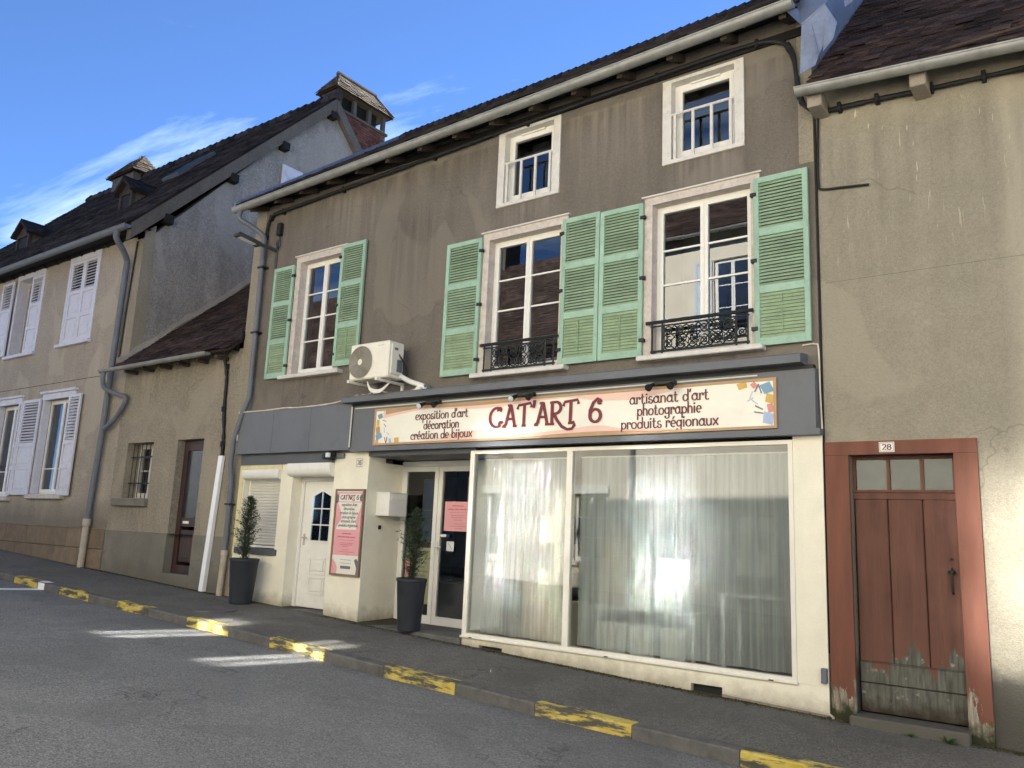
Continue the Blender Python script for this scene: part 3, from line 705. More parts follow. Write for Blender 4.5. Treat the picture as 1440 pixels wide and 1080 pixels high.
# round inspection cover on the pavement
ic = thing('inspection_cover', (-10.9, -1.05, pave(-10.9, -1.05)), 'round asphalt-dark inspection cover set in the pavement near the potted conifer by the white door', 'manhole cover')
MB().lathe([(0, .006), (.24, .006), (.26, .002), (.26, -.02)], (-10.9, -1.05, pave(-10.9, -1.05)+.003), 28).build('lid', M_KERB, ic)
MB().lathe([(.275, -.02), (.275, .007), (.31, .007), (.31, -.02)], (-10.9, -1.05, pave(-10.9, -1.05)+.002), 28).build('rim', M_KERB, ic)

# ------------------------------------------------------------------ the shop house
H = thing('shop_house', (-7.4, 0, .2), 'brown rendered house with green shutters above a cream and charcoal shopfront', 'house')
ztop = lambda x: lerp(7.42, 7.68, (x+12.42)/10.04)
W1 = (-11.0, -9.95, 4.08, 6.06); W2 = (-6.86, -5.64, 3.76, 5.68); W3 = (-4.32, -3.08, 3.76, 5.66)
T1 = (-6.66, -5.82, 6.19, 7.24); T2 = (-4.08, -3.26, 6.19, 7.22)
wall_cells(-12.42, -2.38, 2.736, 7.45, [W1, W2, W3, T1, T2], 0, 1, .35, ztop).build('wall', M_MAIN, H)
MB().box(-12.42, -12.13, -.005, .3, .35, 7.30).build('corner_strip', M_EDGE, H)
MB().box(-2.54, -2.382, -.004, .1, 5.75, 7.45).build('corner_strip', M_EDGE, H)
MB().box(-12.42, -12.40, .35, 7.5, .3, 7.4).build('side_wall', M_GABLE, H); MB().box(-2.40, -2.381, .36, 7.5, .0, 9.4).build('side_flashing', M_ZINCB, H)
# shopfront: cream walls
zw = .32
wall_cells(-12.13, -8.98, .1, 2.735, [(-12.0, -11.02, 1.20, 2.50), (-10.72, -9.73, .1, 2.40)], 0, 1, .35).build('shopfront_wall', M_CREAM, H)
MB().box(-9.30, -8.982, .35, .80, .1, 2.60).build('entry_reveal', M_CREAM, H)
wall_cells(-6.99, -2.37, -.1, .285, [(-6.70, -6.33, .06, .20), (-3.80, -3.45, -.02, .135)], -.02, 1, .3).build('window_base', M_CREAM, H)
MB().box(-2.67, -2.37, -.024, .3, .287, 2.74).build('pier', M_CREAM, H)
for a, b, z0, z1 in ((-6.70, -6.33, .0, .20), (-3.80, -3.45, -.05, .135)):
    MB().box(a-.01, b+.01, .05, .06, z0-.1, z1+.01).build('vent_backing', M_IRON, H)
# shop window frame, panes and mullion
wf = MB()
wf.box(-6.99, -6.92, -.03, .05, .29, 2.70); wf.box(-2.72, -2.672, -.03, .05, .29, 2.70)
wf.box(-6.92, -2.72, -.03, .05, .287, .332); wf.box(-6.92, -2.72, -.03, .05, 2.655, 2.70); wf.box(-5.445, -5.365, -.028, .05, .332, 2.655)
M_SHOPF = plain('cream_white_frame', lin(226, 221, 207), .4, .04, 4, dirt=.1); SW = wf.build('shop_window', M_SHOPF, H)
MB().bbox(-7.01, -2.66, -.05, -.005, .268, .297, .006).build('sill_strip', M_SHOPF, SW)
for a, b in ((-6.92, -5.445), (-5.365, -2.72)):
    MB().quad((a, .0, .332), (b, .0, .332), (b, .0, 2.655), (a, .0, 2.655)).build('pane', M_SHOPGL, SW)
MB().quad((-6.97, .05, .345), (-6.97, .72, .345), (-6.97, .72, 2.63), (-6.97, .05, 2.63)).build('side_pane', M_SHOPGL, SW)
MB().box(-7.0, -6.94, .72, .80, .25, 2.70).build('side_post', M_PVC, SW)
MB().box(-7.0, -6.94, .05, .72, .0, .345).build('side_sill', M_CREAM, SW)
for x in (-6.85, -4.85, -2.95): MB().bbox(x, x+.05, -.056, -.05, .276, .288, .002).build('drain_cap', M_IRON, SW)
# step, entry door
MB().bbox(-8.97, -7.0, -.06, .8, .02, .255, .008).build('door_step', M_KERB, H)
ED = MB(); ED.box(-9.0, -8.95, .74, .80, .26, 2.66); ED.box(-7.47, -7.0, .74, .80, .26, 2.66); ED.box(-8.95, -7.47, .74, .80, 2.58, 2.66)
ED = ED.build('entry_door', M_PVC, H)
for a, b in ((-8.945, -8.215), (-8.205, -7.475)):
    MB().ring(a, b, .265, 2.575, .075, .725, .775, .12).build('door_leaf', M_PVC, ED)
    MB().quad((a+.075, .75, .385), (b-.075, .75, .385), (b-.075, .75, 2.5), (a+.075, .75, 2.5)).build('pane', M_SHOPGL, ED)
MB().tube([(-8.17, .70, 1.38), (-8.17, .66, 1.38), (-8.04, .66, 1.385)], .011, 8).build('handle', M_PVC, ED)
MB().bbox(-8.19, -8.15, .71, .725, 1.26, 1.46, .004).build('handle_plate', M_PVC, ED)
MB().box(-8.978, -6.9, -.02, .82, 2.67, 2.733).build('entry_ceiling', M_FASCIA_D, H)
# shop room behind the glass
rm = MB(); x0, x1, y0, y1, z0, z1 = -12.0, -2.45, .82, 4.6, .24, 2.74
rm.quad((x0,y1,z0),(x1,y1,z0),(x1,y1,z1),(x0,y1,z1)); rm.quad((x1,.28,z0),(x1,y1,z0),(x1,y1,z1),(x1,.28,z1)); rm.quad((x0,y0,z0),(x0,y1,z0),(x0,y1,z1),(x0,y0,z1))
rm.quad((x0,.28,z1),(x1,.28,z1),(x1,y1,z1),(x0,y1,z1)); rm.quad((-9.3,y0,z0),(x0,y0,z0),(x0,y0,z1),(-9.3,y0,z1))
rm.build('shop_room', M_ROOM, H)
MB().quad((x0,.28,z0),(x1,.28,z0),(x1,y1,z0),(x0,y1,z0)).build('shop_floor', M_FLOOR, H)
MB().box(-9.2, -6.95, 2.3, 2.36, .25, 2.73).build('shop_partition', M_DARK, H)
# charcoal fascia, left panel, cornice
fa = MB(); fa.box(-9.27, -2.40, -.12, .0, 2.80, 3.42); fa.box(-9.28, -2.36, -.135, .0, 2.735, 2.80); fa.build('fascia', M_FASCIA, H)
MB().box(-9.27, -2.42, -.10, -.003, 3.42, 3.47).build('fascia_recess', M_IRON, H)
co = MB(); co.prism([(-.26, 3.47), (-.26, 3.555), (-.22, 3.575), (-.003, 3.60), (-.003, 3.47)], 'x', -9.42, -2.50); co.build('cornice', M_FASCIA, H)
MB().box(-9.24, -3.0, -.124, -.12, 3.385, 3.40).build('fascia_bead', M_WCABLE, H)
MB().box(-12.14, -9.31, -.13, -.004, 2.765, 3.475).build('fascia_panel', M_FASCIA, H)
for x in (-11.2, -10.25): MB().box(x, x+.004, -.1308, -.13, 2.767, 3.473).build('panel_joint', M_IRON, H)
for x in (-12.08, -11.24, -11.16, -10.29, -10.21, -9.37):
    for z in (2.82, 3.42): MB().bbox(x-.008, x+.008, -.1325, -.13, z-.008, z+.008, .002).build('screw', M_PIPE, H)
for x in (-9.0, -2.6):
    for z in (2.86, 3.36): MB().bbox(x-.008, x+.008, -.1225, -.12, z-.008, z+.008, .002).build('screw', M_PIPE, H)
MB().box(-12.11, -9.74, -.03, -.004, 2.585, 2.765).build('fascia_skirt', M_FASCIA_D, H)
MB().box(-12.13, -11.0, -.012, -.002, 2.515, 2.575).box(-12.13,-12.03,-.012,-.002,1.1,2.515).build('window_trim', M_TRIMY, H)
# roller shutter window
RS = MB().ring(-11.99, -11.04, 1.22, 2.36, .035, .10, .16).build('roller_shutter', M_PVC, H)
me = MB(); me.prism([(0, 0), (-.010, .010), (-.012, .03), (-.006, .044), (0, .047), (.01, .047), (.01, 0)], 'x', -.44, .44); me = me.mesh('slat', plain('roller_slat_plastic', lin(206, 203, 192), .45, .04, 4), (0, 0, 0))
for i in range(22): place('slat', me, (-11.515, .13, 1.265+i*.0485), RS)
bx = MB(); pr = [(-.06, 2.5), (.1, 2.5), (.1, 2.34), (-.02, 2.345), (-.055, 2.37), (-.07, 2.42), (-.072, 2.46)]
bx.prism(pr, 'x', -12.0, -11.02); bx.sm = True; bx.build('roller_box', M_PVC, RS)
MB().bbox(-12.04, -10.96, -.05, .12, 1.11, 1.205, .008).build('sill', M_FASCIA_D, RS)
# white panelled door
WD = MB(); WD.box(-10.72, -10.66, .20, .27, .33, 2.40); WD.box(-9.79, -9.73, .20, .27, .33, 2.40); WD.box(-10.66, -9.79, .20, .27, 2.33, 2.40)
WD = WD.build('white_door', M_PVC, H)
MB().bbox(-10.655, -9.795, .225, .27, .345, 2.325, .006).build('door_leaf', M_PVC, WD)
def arched(x0, x1, z0, z1, rise, n=10): return [(x0, z0), (x1, z0), (x1, z1)]+[(lerp(x1, x0, i/n), z1+rise*math.sin(math.pi*i/n)) for i in range(1, n)]+[(x0, z1)]
MB().prism(arched(-10.43, -9.98, 1.36, 2.10, .09), 'y', .212, .222).build('glass_surround', M_PVC, WD)
for i, (a, b) in enumerate(((-10.41, -10.215), (-10.195, -10.0))):
    for j in range(3):
        z = 1.385+j*.255
        if j < 2: MB().box(a, b, .204, .21, z, z+.235).build('pane', M_GLASSD, WD); MB().box(a, b, .2105, .2115, z, z+.235).build('pane_backing', M_DARK, WD)
        else:
            p = [(a, z), (b, z), (b, z+.19+(.075 if i == 0 else 0)), (a, z+.19+(0 if i == 0 else .075))]
            MB().prism(p, 'y', .204, .21).build('pane', M_GLASSD, WD); MB().prism(p, 'y', .2105, .2115).build('pane_backing', M_DARK, WD)
for z0_, z1_ in ((.55, .82), (.86, 1.12)):
    MB().ring(-10.40, -10.02, z0_, z1_, .025, .214, .225).build('moulding', M_PVC, WD); MB().bbox(-10.35, -10.07, .212, .225, z0_+.05, z1_-.05, .008).build('raised_field', M_PVC, WD)
MB().tube([(-10.58, .215, 1.42), (-10.58, .18, 1.42), (-10.48, .18, 1.42)], .010, 8).build('handle', M_CAST, WD)
MB().box(-10.60, -10.56, .218, .226, 1.30, 1.48).build('handle_plate', M_CAST, WD)
MB().bbox(-10.74, -9.72, -.03, .25, .24, .33, .008).build('threshold', M_KERB, WD)
bx = MB(); bx.prism([(-.10, 2.585), (.05, 2.585), (.05, 2.375), (-.03, 2.38), (-.075, 2.40), (-.10, 2.44), (-.11, 2.50)], 'x', -10.76, -9.735); bx.sm = True; bx.build('roller_box', M_PVC, WD)
# upper windows with painted timber surrounds, sills, railings
def surround(o, jw, lint, sl, top_over=.11, sill=True, ym=-.022):
    x0, x1, z0, z1 = o
    s = MB(); s.box(x0-jw, x0+.006, ym, .14, z0, z1-.006); s.box(x1-.006, x1+jw, ym, .14, z0, z1-.006); s.box(x0-jw, x1+jw, ym-.003, .142, z1-.006, z1+lint)
    s = s.build('window_surround', M_WOODW if sill else M_WHITE, H)
    if sill:
        MB().bbox(x0-jw-.03, x1+jw+.03, -.035-.02, .1, z1+lint, z1+lint+.022, .004).build('drip_board', M_WHITE, s)
        MB().bbox(x0-sl, x1+sl, -.13, .14, z0-.075, z0-.012, .01).build('sill', M_WHITE, s)
    else:
        MB().bbox(x0-jw, x1+jw, -.03, .12, z0-.055, z0, .006).build('sill', M_WHITE, s)
    return s
surround(W1, .11, .10, .22); surround(W2, .10, .10, .16); surround(W3, .10, .09, .14)
for o in (W1, W2, W3): window_unit(H, o[0], o[1], o[2], o[3], .12, 1, 2, 4, first=(0, .27, .50, .735, 1.0) if o is W1 else (0, .2, .46, .715, 1.0))
for o in (T1, T2):
    s = surround(o, .11, .035, .1, sill=False)
    w = window_unit(H, o[0], o[1], o[2], o[3], .10, 1, 1, 1, fr=.05, st=.055)
    MB().bbox(o[0]+.22, o[1]-.22, .07, .10, o[3]-.035, o[3]-.012, .003).build('air_vent', M_PVC, w)
    r = MB(); zt = o[2]+.60; r.tube([(o[0]-.06, .0, zt), (o[1]+.03, .0, zt)], .017, 8); r = r.build('guard_rail', M_WHITE, H)
    for k in range(4):
        x = lerp(o[0]+.05, o[1]-.06, k/3); MB().box(x-.017, x+.017, -.012, .012, o[2], zt-.01).build('baluster', M_WHITE, r)
for o in (W2, W3):
    x0, x1, z0 = o[0]+.02, o[1]-.02, o[2]+.03; zt = z0+.355; y = -.06
    r = MB(); r.tube([(x0-.06, y, zt), (x1+.04, y, zt)], .022, 8); r.tube([(x0, y, z0), (x1, y, z0)], .014, 6); r.tube([(x0, y, zt-.05), (x1, y, zt-.05)], .010, 6)
    for x in (x0+.02, x0+.15, x1-.15, x1-.02): r.tube([(x, y, z0-.03), (x, y, zt)], .012, 6)
    R = r.build('railing', M_IRON, H)
    n = 6; cw = (x1-x0-.32)/n
    for k in range(n):
        cx = x0+.16+cw*(k+.5); 
        for sg in (1, -1):
            pts = []
            for i in range(26):
                t = i/25*3.6*math.pi; rr = .012+.058*(i/25); pts.append((cx+sg*0+rr*math.cos(t+k)*.95, y, z0+.155+sg*.078+rr*math.sin(t+k)))
            MB().tube(pts, .0085, 5).build('scroll', M_IRON, R)
    for k in range(n+1):
        cx = x0+.16+cw*k; MB().tube([(cx, y, z0+.01), (min(cx+cw, x1-.16), y, z0+.155), (cx, y, zt-.06)], .0085, 5).build('scroll', M_IRON, R)
        MB().tube([(cx, y-.004, z0+.01), (max(cx-cw, x0+.16), y-.004, z0+.155), (cx, y-.004, zt-.06)], .0085, 5).build('scroll', M_IRON, R)
# green louvred shutters
KD = ('closed', 'louvre', 'louvre'); CT = (.325, .665)
for x0, x1, z0, z1, hg, rd in ((-11.66, -11.12, 4.05, 6.03, 1, False), (-9.93, -9.36, 4.12, 6.16, -1, True), (-7.61, -6.96, 3.76, 5.73, 1, False),
                           (-5.60, -5.035, 3.755, 5.715, -1, True), (-5.025, -4.42, 3.755, 5.695, 1, True), (-3.04, -2.44, 3.73, 5.675, -1, True)):
    shutter(H, x0, x1, z0, z1, -.025, 1, M_GREEN, M_SLAT, M_GPANEL, CT, KD, rod=rd, hinge=hg)
# roof, gutter, soffit, rafters, downpipe
RL, RR = (-12.50, -.40, 7.27), (-2.44, -.40, 7.53)
tile_roof(H, 'roof', RL, RR, (-12.50, 3.6, 10.34), (-2.44, 3.6, 10.56), M_TILED, ex=.12, seed=3)
MB().quad((-12.5, 3.6, 10.32), (-2.44, 3.6, 10.54), (-2.44, 7.6, 7.4), (-12.5, 7.6, 7.2)).build('back_roof', M_TILEU, H)
m = MB(); n = 60
for i in range(n): a, b = lerp(-12.5, -2.44, i/n), lerp(-12.5, -2.44, (i+1)/n); zz = lerp(10.34, 10.56, i/n); m.tube([(a, 3.6, zz+.02), (b+.03, 3.6, zz+.035)], [.10, .12], 8)
m.build('ridge_tiles', M_TILED, H, 'stuff')
MB().add([(-12.56, -.42, 7.36), (-12.56, 3.6, 10.48), (-12.56, 3.6, 10.30), (-12.56, -.42, 7.20), (-12.50, -.42, 7.36), (-12.50, 3.6, 10.48), (-12.50, 3.6, 10.30), (-12.50, -.42, 7.20)],
         [(0,1,2,3), (7,6,5,4), (0,4,5,1), (3,2,6,7), (0,3,7,4)]).build('verge_flashing', M_ZINCB, H)
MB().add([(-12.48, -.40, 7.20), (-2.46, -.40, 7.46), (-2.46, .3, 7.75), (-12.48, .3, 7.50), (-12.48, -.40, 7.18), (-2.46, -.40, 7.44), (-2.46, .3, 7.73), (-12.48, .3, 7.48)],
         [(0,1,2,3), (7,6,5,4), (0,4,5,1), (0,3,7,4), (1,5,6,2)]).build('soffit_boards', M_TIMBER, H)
for i in range(15):
    x = -12.1+i*.68; zz = lerp(7.18, 7.44, (x+12.48)/10.0)
    MB().add([(x-.04, -.36, zz-.09), (x+.04, -.36, zz-.09), (x+.04, .02, zz+.06), (x-.04, .02, zz+.06), (x-.04, -.36, zz+.01), (x+.04, -.36, zz+.01), (x+.04, .02, zz+.16), (x-.04, .02, zz+.16)],
             [(0,3,2,1), (4,5,6,7), (0,1,5,4), (1,2,6,5), (2,3,7,6), (3,0,4,7)]).build('rafter_end', M_TIMBERL, H)
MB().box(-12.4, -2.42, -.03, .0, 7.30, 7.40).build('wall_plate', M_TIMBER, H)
gutter(H, (-12.47, -.45, 7.185), (-2.43, -.45, 7.445), .078, M_ZINC, 9)
dp = MB(); dp.tube(bezier([(-12.30, -.45, 7.12), (-12.30, -.45, 6.98), (-12.18, -.25, 6.86), (-12.04, -.09, 6.70), (-12.03, -.08, 6.45)], 4)+[(-11.99, -.08, 3.75), (-12.06, -.14, 3.46), (-12.20, -.16, 3.0), (-12.28, -.12, 2.6), (-12.26, -.08, 2.3), (-12.24, -.08, 1.12)], .047, 10)
dp.build('downpipe', M_PIPE, H)
MB().tube([(-12.24, -.08, 1.14), (-12.24, -.08, 1.06), (-12.24, -.08, 1.05), (-12.26, -.09, .28)], [.062, .062, .052, .052], 10).build('downpipe_shoe', M_CAST, H)
for z in (6.1, 4.9, 1.9): MB().box(-12.08 if z > 3 else -12.31, -11.92 if z > 3 else -12.18, -.135, 0, z, z+.03).build('pipe_clip', M_IRON, H)
# metal cover box, thin pipe at the foot
MB().bbox(-2.43, -2.375, -.075, -.024, .32, .46, .006).build('meter_cover', M_PIPE, H)
MB().tube([(-3.44, -.035, .075), (-2.45, -.04, .04), (-2.36, -.04, .035), (-2.335, -.04, .02), (-2.33, -.04, -.06)], .014, 8).build('foot_pipe', M_CAST, H)
# zinc valley flashing between the two roofs
fl = MB()
fl.add([(-2.60, -.46, 7.50), (-2.36, -.40, 7.16), (-2.12, -.36, 7.34), (-2.02, -.05, 7.75), (-2.55, -.02, 7.85)], [(0, 1, 2, 3, 4)])
fl.add([(-2.36, -.40, 7.165), (-2.12, -.36, 7.345), (-2.10, -.34, 7.02), (-2.24, -.36, 6.66), (-2.40, -.37, 6.60)], [(0, 1, 2, 3, 4)])
fl.add([(-2.12, -.365, 7.34), (-2.02, -.3, 7.12), (-2.06, -.32, 6.93), (-2.16, -.35, 6.80)], [(0, 1, 2, 3)])
fl.add([(-2.02, -.05, 7.75), (-1.90, -.1, 7.62), (-1.88, -.14, 7.42), (-1.97, -.14, 7.38)], [(0, 1, 2, 3)])
fo = fl.build('zinc_flashing', M_ZINCB, H)
sm_ = fo.modifiers.new('thick', 'SOLIDIFY'); sm_.thickness = .006
for p in ([(-2.36, -.405, 7.165), (-2.12, -.365, 7.345)], [(-2.27, -.375, 7.2), (-2.20, -.372, 6.75)]):
    MB().tube(p, .010, 6).build('flashing_seam', M_ZINCB, fo)

MB().box(-12.42, -2.40, 7.50, 7.60, .0, 7.45).build('back_wall', M_MAIN, H)
# ------------------------------------------------------------------ right house, number 28
R28 = thing('ochre_house', (.3, 0, 0), 'ochre roughcast house with a worn red door and brown tiled roof', 'house')
D28 = (-2.12, -1.19, -.05, 2.54)
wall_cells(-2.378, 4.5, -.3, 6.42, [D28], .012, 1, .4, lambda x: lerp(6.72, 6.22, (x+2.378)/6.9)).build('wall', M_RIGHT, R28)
fr = MB(); fr.box(-2.345, -2.12, -.035, .14, .0, 2.66); fr.box(-1.19, -.995, -.035, .14, -.02, 2.66); fr.box(-2.12, -1.19, -.034, .14, 2.525, 2.66)
DF = fr.build('door_surround', M_REDF, R28)
MB().box(-2.345, -.995, -.036, -.034, 2.524, 2.527).build('surround_joint', M_TIMBER, DF)
RD = MB(); RD.box(-2.118, -1.192, .10, .15, 2.10, 2.165); RD.box(-2.118, -1.192, .085, .15, 2.165, 2.19); RD.box(-2.118, -1.192, .10, .15, 2.49, 2.523)
for x in (-2.118, -1.80, -1.50, -1.222): RD.box(x, x+.03, .10, .15, 2.19, 2.49)
RD = RD.build('plank_door', M_RED, R28)
for a, b in ((-2.088, -1.80), (-1.77, -1.50), (-1.47, -1.222)):
    MB().box(a, b, .118, .124, 2.19, 2.49).build('pane', M_GLASSD, RD); MB().box(a, b, .13, .135, 2.19, 2.49).build('pane_backing', plain('dusty_pane', lin(96, 92, 86), .5, .2, 5) if 'dusty_pane' not in MATS else MATS['dusty_pane'], RD)
for a, b in ((-2.105, -1.807), (-1.80, -1.497), (-1.490, -1.205)):
    MB().bbox(a, b, .10, .14, .56, 2.098, .008).build('plank', M_RED, RD)
MB().bbox(-2.105, -1.205, .088, .14, .365, .552, .008).build('plank', M_RED, RD)
MB().bbox(-2.105, -1.205, .095, .14, .10, .358, .008).build('plank', M_RED, RD)
MB().bbox(-2.105, -1.205, .085, .14, .553, .562, .003).build('rail_bead', M_RED, RD)
MB().tube([(-1.27, .09, 1.47), (-1.27, .06, 1.44), (-1.27, .045, 1.36), (-1.27, .06, 1.26), (-1.27, .095, 1.24)], .010, 8).build('handle', M_IRON, RD)
MB().lathe([(0, .03), (.03, .02), (.035, 0)], (-1.27, .085, 1.43), 12).build('handle_boss', M_IRON, RD)
MB().lathe([(.0, .012), (.014, .006), (.014, 0)], (-1.27, .09, 1.55), 10).build('lock', M_IRON, RD)
MB().bbox(-2.16, -1.17, -.16, .16, -.12, .085, .015).build('door_sill', M_PLINTH, R28)
gutter(R28, (-2.44, -.40, 6.41), (4.6, -.40, 5.85), .072, M_ZINC, 7)
tile_roof(R28, 'roof', (-2.36, -.34, 6.44), (4.6, -.34, 5.92), (-2.36, 3.4, 10.0), (4.6, 3.4, 9.5), M_TILE, ex=.115, single=300, seed=11)
MB().add([(-2.38, -.33, 6.40), (4.6, -.33, 5.86), (4.6, .02, 6.22), (-2.38, .02, 6.74)], [(0, 1, 2, 3)]).build('soffit_boards', M_TIMBER, R28)
for x in (-2.28, -1.28, -.28, .72):
    zz = 6.36-(x+2.28)*.075; MB().bbox(x-.075, x+.075, -.30, .02, zz-.13, zz+.05, .008).build('rafter_end', M_CEMENT, R28)
MB().tube([(-1.05, -.36, 6.42), (.4, -.36, 6.44), (1.2, -.35, 6.42)], .018, 6).build('eave_batten', M_TIMBERL, R28)
MB().box(-2.30, 4.4, .0100, .0115, 4.35, 4.355).build('render_joint', M_PLINTH, R28)
MB().box(-2.372, -2.352, -.004, .012, .6, 6.3).build('party_seam', M_TIMBER, R28)

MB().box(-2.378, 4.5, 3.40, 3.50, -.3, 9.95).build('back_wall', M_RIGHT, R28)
MB().box(-2.118, -1.192, .142, .16, .08, 2.12).build('door_backing', M_TIMBER, RD)
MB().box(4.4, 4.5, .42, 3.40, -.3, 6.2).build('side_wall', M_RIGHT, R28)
# ------------------------------------------------------------------ small house between
S = thing('small_house', (-14.4, 0, .4), 'low grey-beige roughcast house with a deep-set brown door and barred window', 'house')
SDOOR = (-14.18, -13.33, .60, 3.10); SWIN = (-15.98, -15.02, 2.0, 3.09)
wall_cells(-16.40, -12.425, 1.36, 4.70, [SDOOR, SWIN], .0, 1, .42).build('wall', M_SMALL, S)
wall_cells(-16.40, -12.425, .1, 1.36, [(-14.18, -13.33, .1, 1.36)], -.012, 1, .43).build('plinth', M_PLINTH, S)
MB().bbox(-16.2, -14.98, -.09, .1, 1.84, 1.985, .012).build('sill', M_PLINTH, S)
sd = MB(); sd.box(-14.176, -14.10, .15, .21, .66, 3.096); sd.box(-13.41, -13.334, .15, .21, .66, 3.096); sd.box(-14.10, -13.41, .15, .21, 3.0, 3.096)
SD = sd.build('front_door', M_BDOOR, S)
MB().ring(-14.095, -13.415, .665, 2.995, .09, .13, .175, .14).build('door_leaf', M_BDOOR, SD)
MB().box(-14.0, -13.51, .135, .17, 1.50, 1.66).build('middle_rail', M_BDOOR, SD)
MB().box(-14.02, -13.49, .16, .166, 1.66, 2.91).build('pane', plain('dark_door_pane', (.03, .034, .038), .25, spec=.35), SD); MB().box(-14.02, -13.49, .17, .18, 1.66, 2.91).build('pane_backing', M_DARK, SD)
MB().bbox(-13.97, -13.54, .14, .17, .86, 1.44, .01).build('panel', M_BDOOR, SD); MB().bbox(-13.90, -13.61, .13, .15, .93, 1.37, .01).build('raised_field', M_BDOOR, SD)
MB().bbox(-13.92, -13.73, .122, .134, 1.55, 1.60, .003).build('letter_flap', M_ACW, SD)
MB().bbox(-14.24, -13.31, -.02, .42, .35, .655, .012).build('door_step', M_PLINTH, S)
window_unit(S, -15.98, -15.02, 2.0, 3.09, .28, 1, 2, 2, mat=M_WHITE)
gr = MB().box(-15.97, -15.03, .10, .115, 2.28, 2.31).build('window_grille', M_IRON, S); MB().box(-15.97, -15.03, .10, .115, 2.80, 2.83).build('cross_bar', M_IRON, gr)
for k in range(6): x = -15.88+k*.15; MB().tube([(x, .09, 2.0), (x, .09, 3.08)], .009, 6).build('bar', M_IRON, gr)
tile_roof(S, 'roof', (-16.40, -.30, 4.62), (-12.43, -.30, 4.64), (-16.40, 4.2, 8.55), (-12.43, 4.2, 8.57), M_TILE, seed=5)
MB().add([(-16.38, -.28, 4.58), (-12.44, -.28, 4.60), (-12.44, .1, 4.92), (-16.38, .1, 4.92)], [(0, 1, 2, 3)]).build('soffit_boards', M_TIMBER, S)
gutter(S, (-16.75, -.37, 4.585), (-12.95, -.37, 4.60), .062, M_ZINC, 4)
for i in range(6): MB().bbox(-16.0+i*.62, -15.93+i*.62, -.27, .0, 4.50, 4.57, .01).build('rafter_end', M_TIMBERL, S)
rg = random.Random(4); m = MB(); pts = []
for i in range(24): t = i/23; pts.append((-16.36, lerp(-.2, 3.9, t), lerp(4.78, 8.36, t)+rg.uniform(-.03, .03)))
m.tube(pts, [.085+rg.uniform(-.02, .03) for _ in pts], 7); m.build('mortar_flashing', M_CEMENT, S)
dp = MB().tube(bezier([(-16.62, -.37, 4.53), (-16.62, -.37, 4.40), (-16.62, -.30, 4.22), (-16.40, -.12, 4.10), (-16.18, -.09, 4.05), (-16.16, -.09, 3.92), (-16.45, -.09, 3.62), (-16.78, -.12, 3.40)], 4), .05, 9); dp.build('downpipe', M_PIPE, S)

MB().box(-16.40, -12.425, 4.22, 4.35, .1, 8.56).build('back_wall', M_SMALL, S)
# ------------------------------------------------------------------ left house
LH = thing('gabled_house', (-20, 0, .5), 'tall beige roughcast house with white shutters, grey gable and brick chimney', 'house')
UA = (-19.55, -18.28, 5.52, 7.50); UB = (-22.36, -20.98, 5.50, 7.50); LA = (-19.95, -18.50, 2.06, 4.22); LB = (-22.40, -21.12, 2.0, 4.22); LC = (-25.0, -23.7, 2.0, 4.22); UC = (-25.2, -23.9, 5.5, 7.5)
wall_cells(-30, -16.41, 1.37, 7.75, [UA, UB, LA, LB, LC, UC], 0, 1, .4).build('wall', M_LEFT, LH)
MB().box(-16.66, -16.400, -.004, .26, 4.72, 7.55).build('corner_strip', M_EDGE, LH)
MB().box(-30, -16.42, .02, .4, -.2, 1.37).build('plinth_core', M_JOINT, LH)
x = -17.08; rg = random.Random(9)
for row, (za, zb) in enumerate(((.96, 1.37), (.50, .95))):
    x = -17.0-(.0 if row == 0 else .45); 
    while x > -24:
        w = rg.uniform(.86, 1.1); zl = .3+ (x+17)*-.04 if row else za
        MB().bbox(x-w+.008, x-.008, -.03, .03, (za if row == 0 else za-.12)+.006, zb+(.0 if row else 0)-.006, .012).build('stone', M_STONE, LH); x -= w
    MB().bbox((-17.0 if row == 0 else -17.45)+.008, -16.43, -.028, .03, (za if row == 0 else za-.12)+.006, zb-.006, .012).build('stone', M_STONE, LH)
# gable wall towards the small house
gy = [(.22, .3), (.22, 7.72), (4.70, 12.92), (9.2, 7.7), (9.2, .3)]
MB().prism(gy, 'x', -16.70, -16.403).build('gable_wall', M_GABLE, LH)
MB().prism([(.0, 7.70), (.0, 7.55), (.23, 7.55), (.23, 7.9)], 'x', -16.70, -16.398).build('gable_kneeler', M_EDGE, LH)
tile_roof(LH, 'roof', (-30, -.45, 7.70), (-16.26, -.45, 7.70), (-30, 4.73, 13.12), (-16.26, 4.73, 13.12), M_TILED, ex=.13, seed=8)
MB().quad((-30, 4.73, 13.12), (-16.26, 4.73, 13.12), (-16.26, 9.8, 7.7), (-30, 9.8, 7.7)).build('back_roof', M_TILEU, LH)
def rake(y0, z0, y1, z1, d):
    MB().add([(-16.24, y0, z0), (-16.24, y1, z1), (-16.24, y1, z1-d), (-16.24, y0, z0-d), (-16.40, y0, z0), (-16.40, y1, z1), (-16.40, y1, z1-d), (-16.40, y0, z0-d)],
             [(0,1,2,3), (7,6,5,4), (0,4,5,1), (3,2,6,7), (0,3,7,4), (1,5,6,2)]).build('rake_board', M_RAKE, LH)
rake(-.40, 7.72, 4.72, 13.08, .36); rake(4.73, 13.08, 9.7, 7.78, .36)
for y, z in ((.30, 7.98), (1.78, 9.53), (3.12, 10.93), (4.55, 12.45)): MB().bbox(-16.42, -16.20, y, y+.2, z, z+.20, .004).build('purlin_end', M_TIMBER, LH)
m = MB(); rg = random.Random(2)
for i in range(42): m.tube([(-30+i*.328, 4.73, 13.13+rg.uniform(-.02, .02)), (-30+(i+1)*.328+.04, 4.73, 13.16+rg.uniform(-.02, .02))], [.11, .135], 8)
